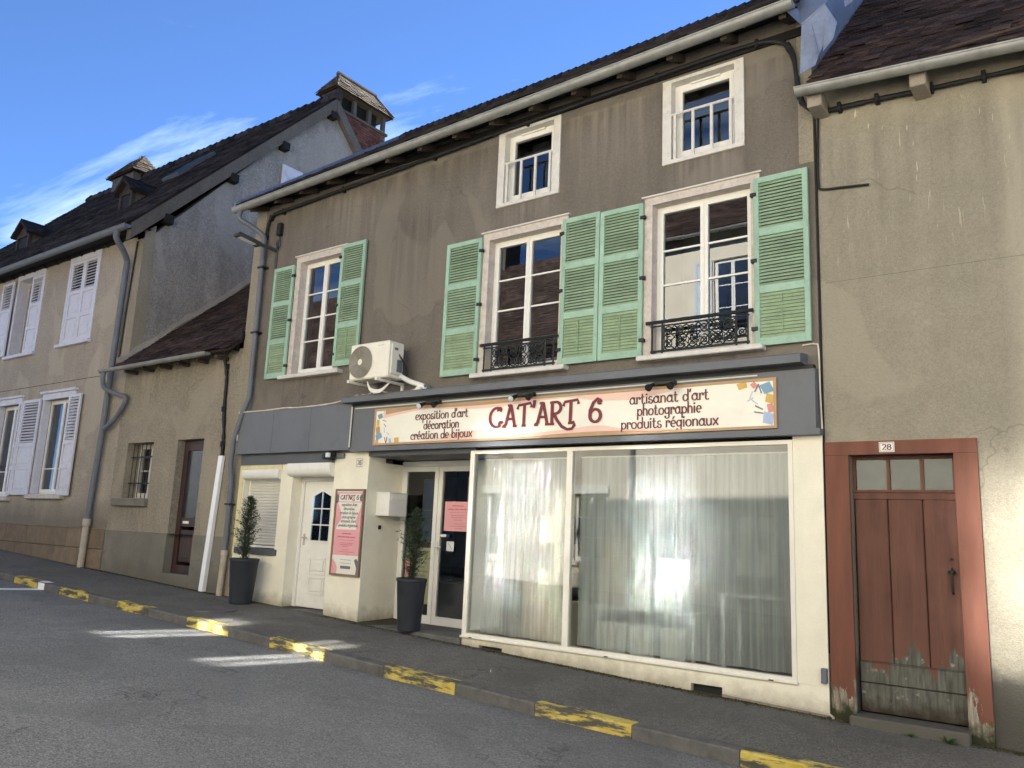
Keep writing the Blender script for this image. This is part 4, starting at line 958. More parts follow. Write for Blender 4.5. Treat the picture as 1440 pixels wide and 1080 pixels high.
m.build('ridge_tiles', M_TILED, LH, 'stuff')
# small white shutter on the gable
sh = MB().bbox(-16.39, -16.35, 3.27, 3.90, 9.75, 10.60, .006).build('gable_shutter', M_LH_WHITE, LH)
MB().add([(-16.345, 3.30, 10.42), (-16.345, 3.34, 10.48), (-16.345, 3.88, 10.02), (-16.345, 3.86, 9.96), (-16.33, 3.30, 10.42), (-16.33, 3.34, 10.48), (-16.33, 3.88, 10.02), (-16.33, 3.86, 9.96)], [(0,1,2,3), (7,6,5,4), (0,4,5,1), (3,2,6,7)]).build('brace', M_LH_WHITE, sh)
# chimney: brick stack, posts and small hipped tile cap
cx0, cx1, cy0, cy1 = -17.32, -16.72, 5.12, 7.0
CH = MB().box(cx0, cx1-.012, cy0+.012, cy1, 10.6, 13.10).build('chimney', M_MORTAR, LH)
bm = MB().bbox(-.03, .0, -.108, .108, -.031, .031, .003).mesh('brick', M_BRICK, (0, 0, 0)); bm2 = MB().bbox(-.108, .108, .0, .03, -.031, .031, .003).mesh('brick', M_BRICK, (0, 0, 0))
nb = 0
for r in range(24):
    z = 13.06-r*.074; k = int((cy1-cy0)/.227)
    for i in range(k):
        y = cy0+.12+i*.227+(r % 2)*.10
        if y+.1 > cy1 or z < 12.92-(y-4.7)*1.07-.05 or z < 11.3: continue
        place('brick', bm, (cx1+.006, y, z), CH); nb += 1
    for i in range(2):
        if r < 5: place('brick', bm2, (cx0+.2+i*.235+(r % 2)*.05, cy0-.006, z), CH)
MB().bbox(cx0-.05, cx1+.05, cy0-.05, cy1+.05, 13.10, 13.18, .01).build('chimney_slab', M_RAKE, CH)
for i in range(4):
    y = lerp(cy0+.02, cy1-.14, i/3)
    for x in (cx1-.12, cx0): MB().bbox(x, x+.12, y, y+.12, 13.18, 13.66, .01).build('chimney_post', M_RAKE, CH)
MB().bbox(cx0-.06, cx1+.06, cy0-.06, cy1+.06, 13.66, 13.72, .01).build('cap_slab', M_RAKE, CH)
MB().box(cx0+.14, cx1-.16, cy0+.22, cy1-.26, 13.18, 13.66).build('dark_core', M_TIMBER, CH)  # dark box added so the openings between the posts look unlit
ea, eb, ec, ed = cx0-.16, cx1+.14, cy0-.20, cy1+.14; xm = (ea+eb)/2; zr = 14.36; ze = 13.68
tile_roof(CH, 'cap_slope', (eb, ec, ze), (eb, ed, ze), (xm, ec+.42, zr), (xm, ed-.42, zr), M_LICHEN, .16, .11, seed=21)
tile_roof(CH, 'cap_slope', (ea, ec, ze), (eb, ec, ze), (xm, ec+.42, zr), (xm, ec+.421, zr), M_LICHEN, .16, .11, seed=22)
MB().add([(ea, ec, ze), (ea, ed, ze), (xm, ed-.42, zr), (xm, ec+.42, zr), (eb, ed, ze)], [(0, 1, 2, 3), (1, 4, 2)]).build('cap_slope', M_LICHEN, CH)
m = MB(); m.tube([(xm, ec+.36, zr+.02), (xm, ed-.36, zr+.02)], .07, 7); m.tube([(xm, ec+.42, zr+.02), (eb, ec, ze+.04)], .05, 6); m.tube([(xm, ed-.42, zr+.02), (eb, ed, ze+.04)], .05, 6); m.build('cap_hips', M_LICHEN, CH)
# dormers and roof light
def rz(y): return 7.70+(y+.45)*(13.12-7.70)/5.18
def dormer(xc, w, yf, zs, rise, over, mcap):
    zb = rz(yf); a, b = xc-w/2, xc+w/2
    m = MB(); m.box(a, a+.1, yf, yf+.1, zb-.05, zb+zs); m.box(b-.1, b, yf, yf+.1, zb-.05, zb+zs); m.box(a+.1, b-.1, yf, yf+.1, zb+zs-.1, zb+zs); m.box(a+.1, b-.1, yf, yf+.1, zb-.05, zb+.05)
    D = m.build('dormer', M_TIMBERL, LH)
    MB().prism([(a, zb+zs), (b, zb+zs), (xc, zb+zs+rise)], 'y', yf+.02, yf+.1).build('dormer_gable', M_TIMBERL, D)
    MB().box(a+.1, b-.1, yf+.05, yf+.06, zb+.05, zb+zs-.1).build('pane', M_DARK, D)
    def yr(z): return (z-7.70)*5.18/(13.12-7.70)-.45
    for X in (a+.02, b-.06):
        MB().prism([(yf+.1, zb), (yf+.1, zb+zs), (yr(zb+zs), zb+zs)], 'x', X, X+.04).build('dormer_cheek', M_RAKE, D)
    zt = zb+zs+rise
    tile_roof(D, 'dormer_roof', (b+over, yf-.12, zb+zs-.06), (b+over, yr(zb+zs)+.1, zb+zs-.06), (xc, yf-.12, zt), (xc, yr(zt)+.1, zt), mcap, .16, .11, seed=int(xc*-7))
    tile_roof(D, 'dormer_roof', (a-over, yf-.12, zb+zs-.06), (a-over, yr(zb+zs)+.1, zb+zs-.06), (xc, yf-.12, zt), (xc, yr(zt)+.1, zt), mcap, .16, .11, seed=int(xc*-9))
dormer(-19.65, .62, 1.05, .50, .34, .12, M_TILED)
dormer(-25.2, .8, .95, .50, .40, .14, M_TILED)
# capped chimney standing on the ridge farther back
qa, qb, qc, qd = -27.7, -25.9, 4.2, 5.3
C2 = MB().box(qa+.2, qb-.2, qc+.15, qd-.15, 12.0, 13.25).build('chimney', M_RAKE, LH)
tile_roof(C2, 'cap_slope', (qa, qc, 13.25), (qb, qc, 13.25), (qa+.45, 4.75, 13.98), (qb-.45, 4.75, 13.98), M_LICHEN, .16, .11, seed=31)
tile_roof(C2, 'cap_slope', (qb, qc, 13.25), (qb, qd, 13.25), (qb-.45, 4.749, 13.98), (qb-.45, 4.75, 13.98), M_LICHEN, .16, .11, seed=32)
MB().add([(qa, qc, 13.25), (qa, qd, 13.25), (qb, qd, 13.25), (qb-.45, 4.75, 13.98), (qa+.45, 4.75, 13.98)], [(0, 1, 4), (1, 2, 3, 4)]).build('cap_slope', M_LICHEN, C2)
def roof_pt(x, y, h=.0): return Vector((x, y-h*.72, rz(y)+h*.69))
m = MB(); P = [roof_pt(-20.5, 2.45, .03), roof_pt(-19.7, 2.45, .03), roof_pt(-19.7, 3.45, .03), roof_pt(-20.5, 3.45, .03)]
Q = [p+Vector((0, -.06, .06)) for p in P]; m.add(P+Q, [(0,1,5,4), (1,2,6,5), (2,3,7,6), (3,0,4,7), (4,5,6,7)]); rl = m.build('roof_light', M_FASCIA_D, LH)
Q2 = [p+Vector((0, -.006, .006)) for p in Q]; c = sum(Q2, Vector())/4; Q3 = [c+(p-c)*.86 for p in Q2]; MB().add(Q3, [(0, 1, 2, 3)]).build('pane', plain('roof_light_glass', (.010, .016, .032), .5, spec=.05), rl)
# gutter, soffit and downpipe
gutter(LH, (-29.5, -.50, 7.62), (-16.18, -.50, 7.64), .085, M_PIPE, 6)
MB().add([(-30, -.42, 7.64), (-16.28, -.42, 7.64), (-16.28, .1, 7.74), (-30, .1, 7.74)], [(0, 1, 2, 3)]).build('soffit_boards', M_TIMBER, LH)
for i in range(16): MB().bbox(-16.75-i*.6, -16.67-i*.6, -.12, .0, 7.60, 7.66, .01).build('rafter_end', M_TIMBER, LH)
MB().box(-30, -16.66, -.06, -.004, 7.62, 7.76).build('wall_plate', M_TIMBER, LH)
MB().tube(bezier([(-16.60, -.50, 7.56), (-16.60, -.50, 7.42), (-16.68, -.3, 7.24), (-16.80, -.12, 7.08), (-16.82, -.10, 6.9)], 4)+[(-16.90, -.10, 3.34), (-17.02, -.10, 1.5)], .065, 10).build('downpipe', M_PIPE, LH)
MB().tube([(-17.02, -.10, 1.56), (-17.02, -.10, 1.42), (-17.02, -.10, 1.41), (-17.02, -.11, .5)], [.085, .085, .068, .068], 10).build('downpipe_shoe', M_CAST, LH)
MB().tube([(-16.62, -.03, 7.5), (-16.72, -.03, 6.0), (-16.76, -.03, 4.7)], .018, 6).build('conduit', M_IRON, LH)
MB().box(-30, -17.0, -.003, .0, 4.60, 4.612).build('render_joint', M_TIMBER, LH)
MB().box(-30, -16.71, 9.2, 9.3, .3, 7.9).build('back_wall', M_LEFT, LH); MB().prism(gy, 'x', -30.1, -30.0).build('end_wall', M_LEFT, LH)
# windows and shutters of the left house
for o in (LA, LB, LC):
    x0, x1, z0, z1 = o
    s = MB(); s.box(x0-.05, x0+.05, -.03, .12, z0, z1); s.box(x1-.05, x1+.05, -.03, .12, z0, z1); s.box(x0-.05, x1+.05, -.04, .14, z1, z1+.14)
    s = s.build('window_surround', M_LH_WHITE, LH); MB().bbox(x0-.12, x1+.12, -.09, .1, z1+.14, z1+.20, .01).build('drip_board', M_LH_WHITE, s); MB().bbox(x0-.10, x1+.12, -.11, .12, z0-.11, z0-.01, .012).build('sill', M_WOODW, s)
    window_unit(LH, x0+.05, x1-.05, z0, z1, .13, 1, 2, 1, mat=M_PVC, first=(0, .24, 1))
WK = dict(st=.07, rail=.09, pitch=.068)
for x0, x1 in ((-20.86, -19.98), (-18.60, -18.06), (-21.10, -20.88), (-23.3, -22.45)):
    shutter(LH, x0, x1, 2.03, 4.26, -.05, 1, M_LH_WHITE, M_LH_WHITE, M_LH_WHITE, (.28, .52), ('panel', 'panel', 'louvre'), **WK)
for o, cl in ((UA, True), (UB, False), (UC, True)):
    x0, x1, z0, z1 = o
    s = MB(); s.box(x0-.09, x0+.006, -.02, .24, z0, z1-.006); s.box(x1-.006, x1+.09, -.02, .24, z0, z1-.006); s.box(x0-.09, x1+.09, -.023, .242, z1-.006, z1+.13); s = s.build('window_surround', M_LH_WHITE, LH)
    MB().bbox(x0-.14, x1+.14, -.10, .1, z0-.09, z0-.01, .01).build('sill', M_LH_WHITE, s)
    xm = (x0+x1)/2
    if cl:
        MB().box(x0+.01, x1-.01, .12, .13, z0+.01, z1-.01).build('dark_room', M_DARK, LH)
        for a, b in ((x0+.005, xm-.004), (xm+.004, x1-.005)): shutter(LH, a, b, z0+.01, z1-.01, .03, 1, M_LH_WHITE, M_LH_WHITE, M_LH_WHITE, (.32, .62), ('panel', 'panel', 'louvre'), **WK)
    else:
        window_unit(LH, x0, x1, z0, z1, .22, 1, 2, 1, mat=M_WOODW, gl=M_GLASS)
        shutter(LH, xm+.06, x1-.005, z0+.01, z1-.01, .03, 1, M_LH_WHITE, M_LH_WHITE, M_LH_WHITE, (.32, .62), ('panel', 'panel', 'louvre'), **WK)
        shutter(LH, x0-.78, x0-.12, z0+.01, z1-.01, -.05, 1, M_LH_WHITE, M_LH_WHITE, M_LH_WHITE, (.32, .62), ('panel', 'panel', 'louvre'), **WK)

# ------------------------------------------------------------------ shop sign
SG = thing('shop_sign', (-5.78, -.14, 2.81), 'long cream shop sign lettered in maroon on the charcoal fascia', 'sign')
sx0, sx1, sz0, sz1 = -8.78, -2.79, 2.812, 3.352
MB().ring(sx0, sx1, sz0, sz1, .03, -.150, -.121).build('frame', M_OCHRE, SG)
MB().box(sx0+.03, sx1-.03, -.140, -.122, sz0+.03, sz1-.03).build('board', M_SCREAM, SG)
def band(pts, zedge, y, mat, name='painted_band'):
    m = MB(); q = bezier([(x, 0, z) for x, z in pts], 6); n = len(q)
    m.add([(p.x, y, p.z) for p in q]+[(p.x, y, zedge) for p in q], [(i, i+1, n+i+1, n+i) for i in range(n-1)]); return m.build(name, mat, SG)
zt, zb = sz1-.03, sz0+.03
band([(-8.60, 3.21), (-8.1, 3.27), (-7.7, 3.30), (-7.2, 3.27), (-6.7, 3.25), (-6.1, 3.28), (-5.4, 3.305), (-5.0, 3.25), (-4.5, 3.225), (-4.1, 3.27), (-3.85, 3.315)], zt, -.1425, M_SALMON)
band([(-7.9, 2.845), (-7.5, 2.87), (-7.15, 2.95), (-6.7, 2.955), (-6.3, 2.915), (-5.9, 2.885), (-5.4, 2.91), (-4.95, 2.94), (-4.6, 2.885), (-4.2, 2.865), (-3.7, 2.845)], zb, -.1425, M_SALMON)
band([(-8.55, 3.26), (-7.9, 3.315), (-7.3, 3.30), (-6.6, 3.295), (-6.0, 3.315)], zt, -.1440, M_OCHRE)
band([(-5.9, 2.845), (-5.4, 2.86), (-4.8, 2.865), (-4.2, 2.845)], zb, -.1440, M_OCHRE)
lettering(SG, "exposition d'art", -7.95, -6.97, 3.150, -.146, .075, .019, M_MAROOND)
lettering(SG, "décoration", -7.78, -7.12, 3.010, -.146, .075, .019, M_MAROOND)
lettering(SG, "création de bijoux", -8.02, -6.88, 2.872, -.146, .075, .019, M_MAROOND)
lettering(SG, "artisanat d'art", -4.52, -3.53, 3.165, -.146, .078, .019, M_MAROOND)
lettering(SG, "photographie", -4.42, -3.62, 3.025, -.146, .078, .019, M_MAROOND)
lettering(SG, "produits régionaux", -4.63, -3.42, 2.875, -.146, .078, .019, M_MAROOND)
lettering(SG, "CAT`ART 6", -6.60, -4.86, 2.985, -.147, .275, .048, M_MAROON, contrast=.35)
rg = random.Random(12)
def chip(x, z, w, h, a, mat, parent=SG, y=-.1445):
    c, s_ = math.cos(a), math.sin(a)
    m = MB(); m.add([(x+(p*c-q*s_), y-rg.uniform(0, .0025), z+(p*s_+q*c)) for p, q in ((-w/2*rg.uniform(.6, 1), -h/2), (w/2, -h/2*rg.uniform(.6, 1.1)), (w/2*rg.uniform(.7, 1.1), h/2), (-w/2, h/2))], [(0, 1, 2, 3)])
    m.v = [(v[0], m.v[0][1], v[2]) for v in m.v]; m.build('painted_shape', mat, parent)
for x, z, w, h, a, mt in ((-3.16, 3.285, .11, .07, .2, M_YEL), (-3.03, 3.285, .06, .06, .6, M_ROSE), (-2.89, 3.245, .13, .11, .3, M_BLUE), (-2.86, 3.13, .10, .09, -.3, M_YEL), (-2.85, 3.03, .07, .09, .2, M_ROSE), (-2.88, 2.92, .13, .12, -.3, M_LBLUE),
                       (-3.0, 3.25, .018, .10, -.5, M_INK), (-2.96, 3.23, .014, .09, .3, M_INK), (-2.98, 3.04, .10, .016, -.5, M_INK), (-2.98, 2.985, .11, .014, -.2, M_INK), (-3.07, 3.13, .09, .01, .5, M_LBLUE), (-3.02, 3.10, .09, .01, -.6, M_LBLUE), (-3.06, 3.18, .01, .09, -.4, M_LBLUE),
                       (-8.66, 3.24, .10, .07, .3, M_BLUE), (-8.70, 3.14, .06, .10, 0, M_YEL), (-8.69, 3.03, .08, .11, .1, M_OCHRE), (-8.66, 2.94, .13, .09, .3, M_BLUE), (-8.70, 2.87, .07, .05, 0, M_YEL), (-8.53, 2.885, .016, .09, .3, M_INK), (-8.50, 2.885, .016, .09, -.2, M_INK), (-8.43, 2.87, .05, .07, .2, M_LBLUE), (-8.30, 2.88, .09, .07, .1, M_YEL),
                       (-8.57, 3.17, .09, .012, -.3, M_INK), (-8.55, 3.10, .08, .012, -.8, M_INK), (-8.56, 3.03, .012, .08, .2, M_LBLUE), (-8.48, 2.98, .07, .01, -.7, M_LBLUE)):
    chip(x, z, w, h, a, mt)
# three double spotlights over the sign
for i, (x, lb) in enumerate(((-7.70, 'twin sign spotlight above the words exposition d art'), (-6.10, 'twin sign spotlight above the first big letters of the sign'), (-4.15, 'twin sign spotlight above the words artisanat d art'))):
    sl = thing('sign_spotlight', (x, -.2, 3.40), lb, 'spotlight', 'spotlights over the shop sign')
    MB().bbox(x-.04, x+.22, -.20, -.12, 3.36, 3.41, .008).build('mount', M_IRON, sl)
    for dx, sg in ((-.05, -1), (.22, 1)):
        MB().tube([(x+dx*.8, -.17, 3.38), (x+dx, -.25, 3.34), (x+dx, -.30, 3.315)], [.018, .03, .045], 10).build('lamp_head', M_IRON, sl)
        if dx < 0 and i < 2: MB().tube([(x+dx, -.301, 3.314), (x+dx, -.312, 3.308), (x+dx, -.318, 3.304)], [.042, .036, .012], 10).build('lens', M_LENS, sl)
# floodlight under the left panel
fl = thing('floodlight', (-9.72, -.1, 2.64), 'small black floodlight with grey sensor under the charcoal panel above the white door', 'floodlight')
MB().bbox(-9.82, -9.66, -.20, -.05, 2.63, 2.75, .01).build('housing', M_IRON, fl); MB().bbox(-9.66, -9.50, -.05, -.012, 2.65, 2.73, .008).build('bracket', M_PIPE, fl); MB().bbox(-9.70, -9.63, -.24, -.19, 2.65, 2.72, .008).build('sensor', M_LENS, fl)

# ------------------------------------------------------------------ air conditioner
AC = thing('air_conditioner', (-8.75, -.3, 3.72), 'cream outdoor air conditioning unit on wall brackets beside the leftmost green shutters', 'air conditioner')
ax0, ax1, az0, az1, ay0, ay1 = -9.02, -8.22, 3.74, 4.28, -.50, -.18
MB().bbox(ax0, ax1, ay0, ay1, az0, az1, .018).build('casing', M_ACW, AC)
MB().bbox(ax1, ax1+.018, ay0+.05, ay1-.04, az0+.06, az1-.04, .006).build('service_cover', M_ACW, AC)
MB().bbox(ax1+.012, ax1+.03, ay0+.16, ay1-.05, az0+.10, az0+.28, .006).build('valve_box', M_PIPE, AC)
MB().bbox(ax1+.012, ax1+.024, ay0+.10, ay0+.17, az1-.13, az1-.09, .004).build('grip', M_PIPE, AC)
fx, fz, fr_ = -8.78, 4.0, .235
m = MB(); m.v = [(fx, ay0-.004, fz)]+[(fx+fr_*math.cos(2*math.pi*i/40), ay0-.004, fz+fr_*math.sin(2*math.pi*i/40)) for i in range(40)]; m.f = [(0, 1+i, 1+(i+1) % 40) for i in range(40)]; m.build('fan_well', M_ACD, AC)
for k in range(9):
    r = .05+k*.0231; MB().tube([(fx+r*math.cos(2*math.pi*i/36), ay0-.012, fz+r*math.sin(2*math.pi*i/36)) for i in range(37)], .0075, 5).build('grille_ring', M_GRILLE, AC)
for k in range(8):
    a = math.pi*2*k/8+.2; MB().tube([(fx+.04*math.cos(a), ay0-.012, fz+.04*math.sin(a)), (fx+fr_*math.cos(a), ay0-.012, fz+fr_*math.sin(a))], .004, 5).build('grille_spoke', M_GRILLE, AC)
m = MB(); m.v = [(fx, ay0-.022, fz)]+[(fx+.045*math.cos(2*math.pi*i/20), ay0-.020, fz+.045*math.sin(2*math.pi*i/20)) for i in range(20)]; m.f = [(0, 1+i, 1+(i+1) % 20) for i in range(20)]; m.build('hub_disc', M_ACW, AC)
scribble(AC, -8.44, -8.32, 4.215, ay0-.002, .016, .006, M_GRILLE, 3)
for x in (-8.98, -8.40):
    MB().box(x, x+.04, -.56, 0, 3.695, 3.735).build('bracket_arm', M_ACW, AC); MB().box(x, x+.04, -.03, 0, 3.62, 3.70).build('bracket_plate', M_ACW, AC)
    for y in (-.45, -.24): MB().box(x-.01, x+.05, y-.03, y+.03, 3.735, 3.745).build('rubber_foot', M_IRON, AC)
MB().tube(bezier([(-8.21, -.3, 4.10), (-8.17, -.26, 4.02), (-8.15, -.20, 3.92), (-8.16, -.16, 3.80)], 5), .013, 7).build('power_cable', M_CABLE, AC)
MB().tube(bezier([(-8.24, -.22, 3.80), (-8.10, -.14, 3.72), (-7.92, -.08, 3.66), (-7.86, -.05, 3.62)], 5), .038, 9).build('insulated_pipe', M_PVC, AC)
MB().tube([(-7.94, -.08, 3.67), (-8.0, -.10, 3.57)], .045, 9).build('pipe_elbow', M_PVC, AC)
MB().tube([(-7.86, -.10, 3.645+.05*0), (-7.84, -.06, 3.66), (-7.80, -.05, 3.62), (-7.84, -.08, 3.59)], .022, 8).build('connector', M_PIPE, AC)
for k in range(4): MB().tube(bezier([(-8.72, -.40, 3.72), (-8.66, -.38, 3.62-k*.012), (-8.50, -.34, 3.60-k*.012), (-8.36, -.30, 3.70)], 5), .011, 6).build('coiled_hose', M_PVC, AC)
MB().tube(bezier([(-8.0, -.06, 3.64), (-8.3, -.10, 3.565), (-8.6, -.10, 3.60), (-8.84, -.10, 3.66), (-9.0, -.10, 3.60), (-9.12, -.12, 3.60)], 5), .010, 6).build('hose', M_WCABLE, AC)

# ------------------------------------------------------------------ cables along the walls
def cable(name, pts, r, mat, label, parent=None, lump=0, clips=0):
    p = bezier(pts, 6); rg = random.Random(len(pts)); 
    t = thing(name, pts[0], label, 'cable')
    MB().tube(p, [r+rg.uniform(-lump, lump) for _ in p], 8).build('sheath', mat, t)
    for k in range(clips):
        q = p[int((k+.5)/clips*len(p))]; MB().bbox(q.x-.02, q.x+.02, -.08, 0.012, q.z-.05, q.z+.05, .005).build('clip', M_CABLE, t)
    return t
cable('wall_cable', [(-12.04, -.04, 6.5), (-12.02, -.04, 6.9), (-11.9, -.05, 7.08), (-11.6, -.06, 7.11), (-10.5, -.06, 7.15), (-9.0, -.06, 7.20), (-7.5, -.06, 7.25), (-6.0, -.06, 7.30), (-4.5, -.06, 7.34), (-3.2, -.06, 7.36), (-2.75, -.05, 7.30), (-2.58, -.05, 7.10), (-2.53, -.05, 6.75), (-2.50, -.05, 6.52), (-2.40, -.05, 6.36), (-2.20, -.04, 6.29)], .030, M_CABLE, 'thick black cable bundle under the eave of the brown house', lump=.006, clips=12)
cable('wall_cable', [(-2.22, -.03, 6.285), (-1.8, -.03, 6.27), (-1.2, -.03, 6.23), (-.6, -.03, 6.20), (.6, -.03, 6.13)], .026, M_CABLE, 'black cable bundle under the gutter of the ochre house', lump=.005, clips=5)
cable('thin_conduit', [(-2.32, -.012, 6.30), (-2.335, -.012, 5.8), (-2.335, -.012, 5.47), (-2.30, -.012, 5.40), (-2.1, -.012, 5.375), (-1.83, -.012, 5.345)], .013, M_CABLE, 'thin black conduit turning a corner high on the ochre wall')
cable('thin_conduit', [(-2.55, -.012, 3.70), (-2.42, -.012, 3.70), (-2.385, -.012, 3.64), (-2.38, -.012, 3.2), (-2.37, -.012, 2.8)], .009, M_WCABLE, 'thin pale wire bent down beside the right end of the shop fascia')
cable('wall_cable', [(-12.42, -.05, 5.0), (-12.44, -.06, 4.85), (-12.56, -.14, 4.70), (-12.80, -.10, 4.52), (-12.79, -.04, 4.2), (-12.77, -.03, 3.6), (-12.70, -.03, 3.1), (-12.68, -.03, 2.74)], .030, M_CABLE, 'black cable bundle down the small house above the white cover strip', lump=.008, clips=5)
cable('thin_wire', [(-12.13, -.14, 3.0), (-12.13, -.14, 3.44), (-12.09, -.14, 3.485), (-11.4, -.14, 3.488), (-10.9, -.14, 3.50), (-10.6, -.13, 3.49), (-9.9, -.13, 3.50), (-9.5, -.13, 3.54), (-9.2, -.12, 3.605)], .011, M_WCABLE, 'pale wire lying along the top of the left charcoal panel', lump=.003)
cable('thin_wire', [(-9.285, -.14, 3.42), (-9.287, -.14, 3.1), (-9.29, -.14, 2.80)], .012, M_WCABLE, 'pale wire running down the joint between the two charcoal panels')
cs = thing('cable_cover', (-12.75, -.05, G(-12.75)), 'tall white metal cable cover strip leaning on the small house wall', 'cable cover')
MB().add([(-12.73, -.07, 2.76), (-12.61, -.07, 2.76), (-12.75, -.09, .42), (-12.87, -.09, .42), (-12.73, -.015, 2.76), (-12.61, -.015, 2.76), (-12.75, -.02, .42), (-12.87, -.02, .42)],
         [(0,1,2,3), (7,6,5,4), (0,4,5,1), (1,5,6,2), (2,6,7,3), (3,7,4,0)]).build('strip', plain('bright_white_metal', lin(236, 238, 240), .4, .03), cs)

# ------------------------------------------------------------------ street lamp on the wall
SL = thing('street_lamp', (-11.72, -.02, 6.1), 'flat grey street lamp on a bracket at the left end of the brown house', 'street lamp')
MB().bbox(-11.76, -11.69, -.02, 0, 6.08, 6.62, .006).build('wall_plate', M_LAMP, SL)
MB().tube([(-11.73, -.02, 6.40), (-11.73, -.20, 6.42), (-11.78, -.34, 6.43)], .032, 9).build('arm', M_LAMP, SL)
m = MB(); m.prism([(-.32, 6.40), (-.36, 6.45), (-.80, 6.50), (-.84, 6.46), (-.82, 6.43), (-.36, 6.38)], 'x', -11.85, -11.70); m.build('head', M_LAMP, SL)
MB().add([(-11.83, -.76, 6.424), (-11.72, -.76, 6.424), (-11.72, -.45, 6.390), (-11.83, -.45, 6.390), (-11.83, -.76, 6.418), (-11.72, -.76, 6.418), (-11.72, -.45, 6.384), (-11.83, -.45, 6.384)], [(4,5,6,7), (0,1,5,4), (1,2,6,5), (2,3,7,6), (3,0,4,7)]).build('lens', M_LENS, SL)
JB = thing('junction_box', (-11.62, -.04, 6.7), 'small dark junction box with a loose wire near the street lamp', 'junction box')
MB().bbox(-11.70, -11.60, -.09, 0, 6.66, 6.90, .015).build('case', M_CABLE, JB); MB().tube(bezier([(-11.64, -.05, 6.66), (-11.58, -.05, 6.5), (-11.66, -.04, 6.42), (-11.72, -.04, 6.55)], 5), .008, 5).build('wire', M_CABLE, JB)

# ------------------------------------------------------------------ number plates, poster board, letter box
def plate(x0, x1, z0, z1, y, digits, label):
    t = thing('house_number', ((x0+x1)/2, y, z0), label, 'number plate')
    MB().bbox(x0, x1, y-.008, y, z0, z1, .003).build('plate', M_NUM, t)
    MB().ring(x0+.008, x1-.008, z0+.008, z1-.008, .004, y-.0092, y-.008).build('border', M_NUMI, t)
    w = x1-x0; lettering(t, digits, x0+w*.2, x1-w*.16, z0+(z1-z0)*.24, y-.0095, (z1-z0)*.52, .012, M_NUMI, 'digits')
plate(-1.83, -1.69, 2.545, 2.645, -.036, '28', 'white enamel number plate reading 28 over the red door')
plate(-9.25, -9.10, 2.51, 2.65, -.002, '26', 'small white enamel number plate on the cream pier under the fascia')
PB = thing('poster_board', (-9.29, -.05, .9), 'framed tall pink and white shop poster on the cream pier by the white door', 'poster board')
px0, px1, pz0, pz1 = -9.62, -8.99, .90, 2.18
MB().ring(px0, px1, pz0, pz1, .028, -.045, -.002).build('frame', M_FRAME, PB)
MB().box(px0+.028, px1-.028, -.03, -.004, pz0+.028, pz1-.028).build('sheet', M_PINK, PB)
def pf(u, v): return (lerp(px0+.028, px1-.028, u), lerp(pz0+.028, pz1-.028, v))
def poly(pts, y, mat, name, parent=PB): m = MB(); m.add([(a, y, b) for a, b in (pf(*p) for p in pts)], [tuple(range(len(pts)))]); m.build(name, mat, parent)
poly([(0, 1), (1, 1), (1, .985), (0, .985)], -.0315, M_PAPER, 'paper_strip')
poly([(.06, .86), (.97, .86), (.94, .80), (.90, .75), (.82, .68), (.80, .62), (.84, .53), (.06, .53), (.10, .58), (.22, .64), (.24, .70), (.16, .78)], -.0315, M_PAPER, 'paper_field')
poly([(.10, .87), (.93, .87), (.93, .965), (.10, .965)], -.0325, M_PAPER, 'title_field')
poly([(0, .84), (.08, .86), (.09, .93), (.05, .96), (0, .95)], -.0335, M_PGREY, 'ornament'); poly([(.90, .88), (1, .87), (1, .96), (.92, .955), (.88, .92)], -.0335, M_PGREY, 'ornament')
poly([(0, .22), (1, .22), (1, 0), (0, 0)], -.0315, M_PAPER, 'paper_foot'); poly([(0, .18), (.14, .13), (.22, .07), (.20, 0), (0, 0)], -.0325, M_PINK, 'ornament'); poly([(.84, .17), (.92, .19), (1, .15), (1, 0), (.92, 0), (.94, .08), (.88, .13)], -.0325, M_PGREY, 'ornament')
a, b = pf(.16, .88); c, d = pf(.86, .95); lettering(PB, "CAT`ART 6", a, c, b+.018, -.0335, .065, .013, M_NUMI)
for i, s in enumerate(("exposition d'art", 'décoration', 'création de bijoux', 'photographie', "artisanat d'art", 'produits régionaux')):
    L = text_width(s)*.0285; xc = (px0+px1)/2+.01; zz = pf(0, .815-i*.05)[1]; lettering(PB, s, xc-L/2, xc+L/2, zz, -.0325, .027, .007, M_PGREY)
for i, (v, h, w_, u0, u1) in enumerate(((.475, .026, .011, .32, .66), (.435, .03, .012, .16, .84), (.400, .010, .004, .24, .80), (.365, .014, .006, .28, .76), (.345, .014, .006, .28, .74), (.325, .012, .005, .36, .60), (.285, .012, .005, .36, .62), (.26, .014, .006, .24, .80), (.235, .010, .005, .4, .62))):
    a = pf(u0, v); b = pf(u1, v); scribble(PB, a[0], b[0], a[1], -.0325, h, w_, M_PRED, i)
for i, v in enumerate((.165, .125)): a = pf(.32, v); b = pf(.74, v); scribble(PB, a[0], b[0], a[1], -.0325, .016, .007, M_PGREY, 40+i)
poly([(.34, .06), (.72, .06), (.72, .095), (.34, .095)], -.0325, M_PGREY, 'block')
LB_ = thing('letter_box', (-8.83, .38, 1.8), 'white metal letter box fixed in the shop entry reveal above the conifer pot', 'letter box')
MB().bbox(-8.98, -8.70, .20, .58, 1.80, 2.14, .008).build('body', M_PVC, LB_); MB().bbox(-8.702, -8.69, .24, .54, 2.04, 2.08, .003).build('flap', M_PVC, LB_); MB().bbox(-8.99, -8.69, .19, .59, 2.14, 2.155, .004).build('lid', M_PVC, LB_)
DB = thing('door_bell', (-8.96, .30, 1.62), 'small dark bell push on the entry reveal below the letter box', 'bell'); MB().bbox(-8.98, -8.955, .28, .33, 1.60, 1.66, .004).build('case', M_IRON, DB)
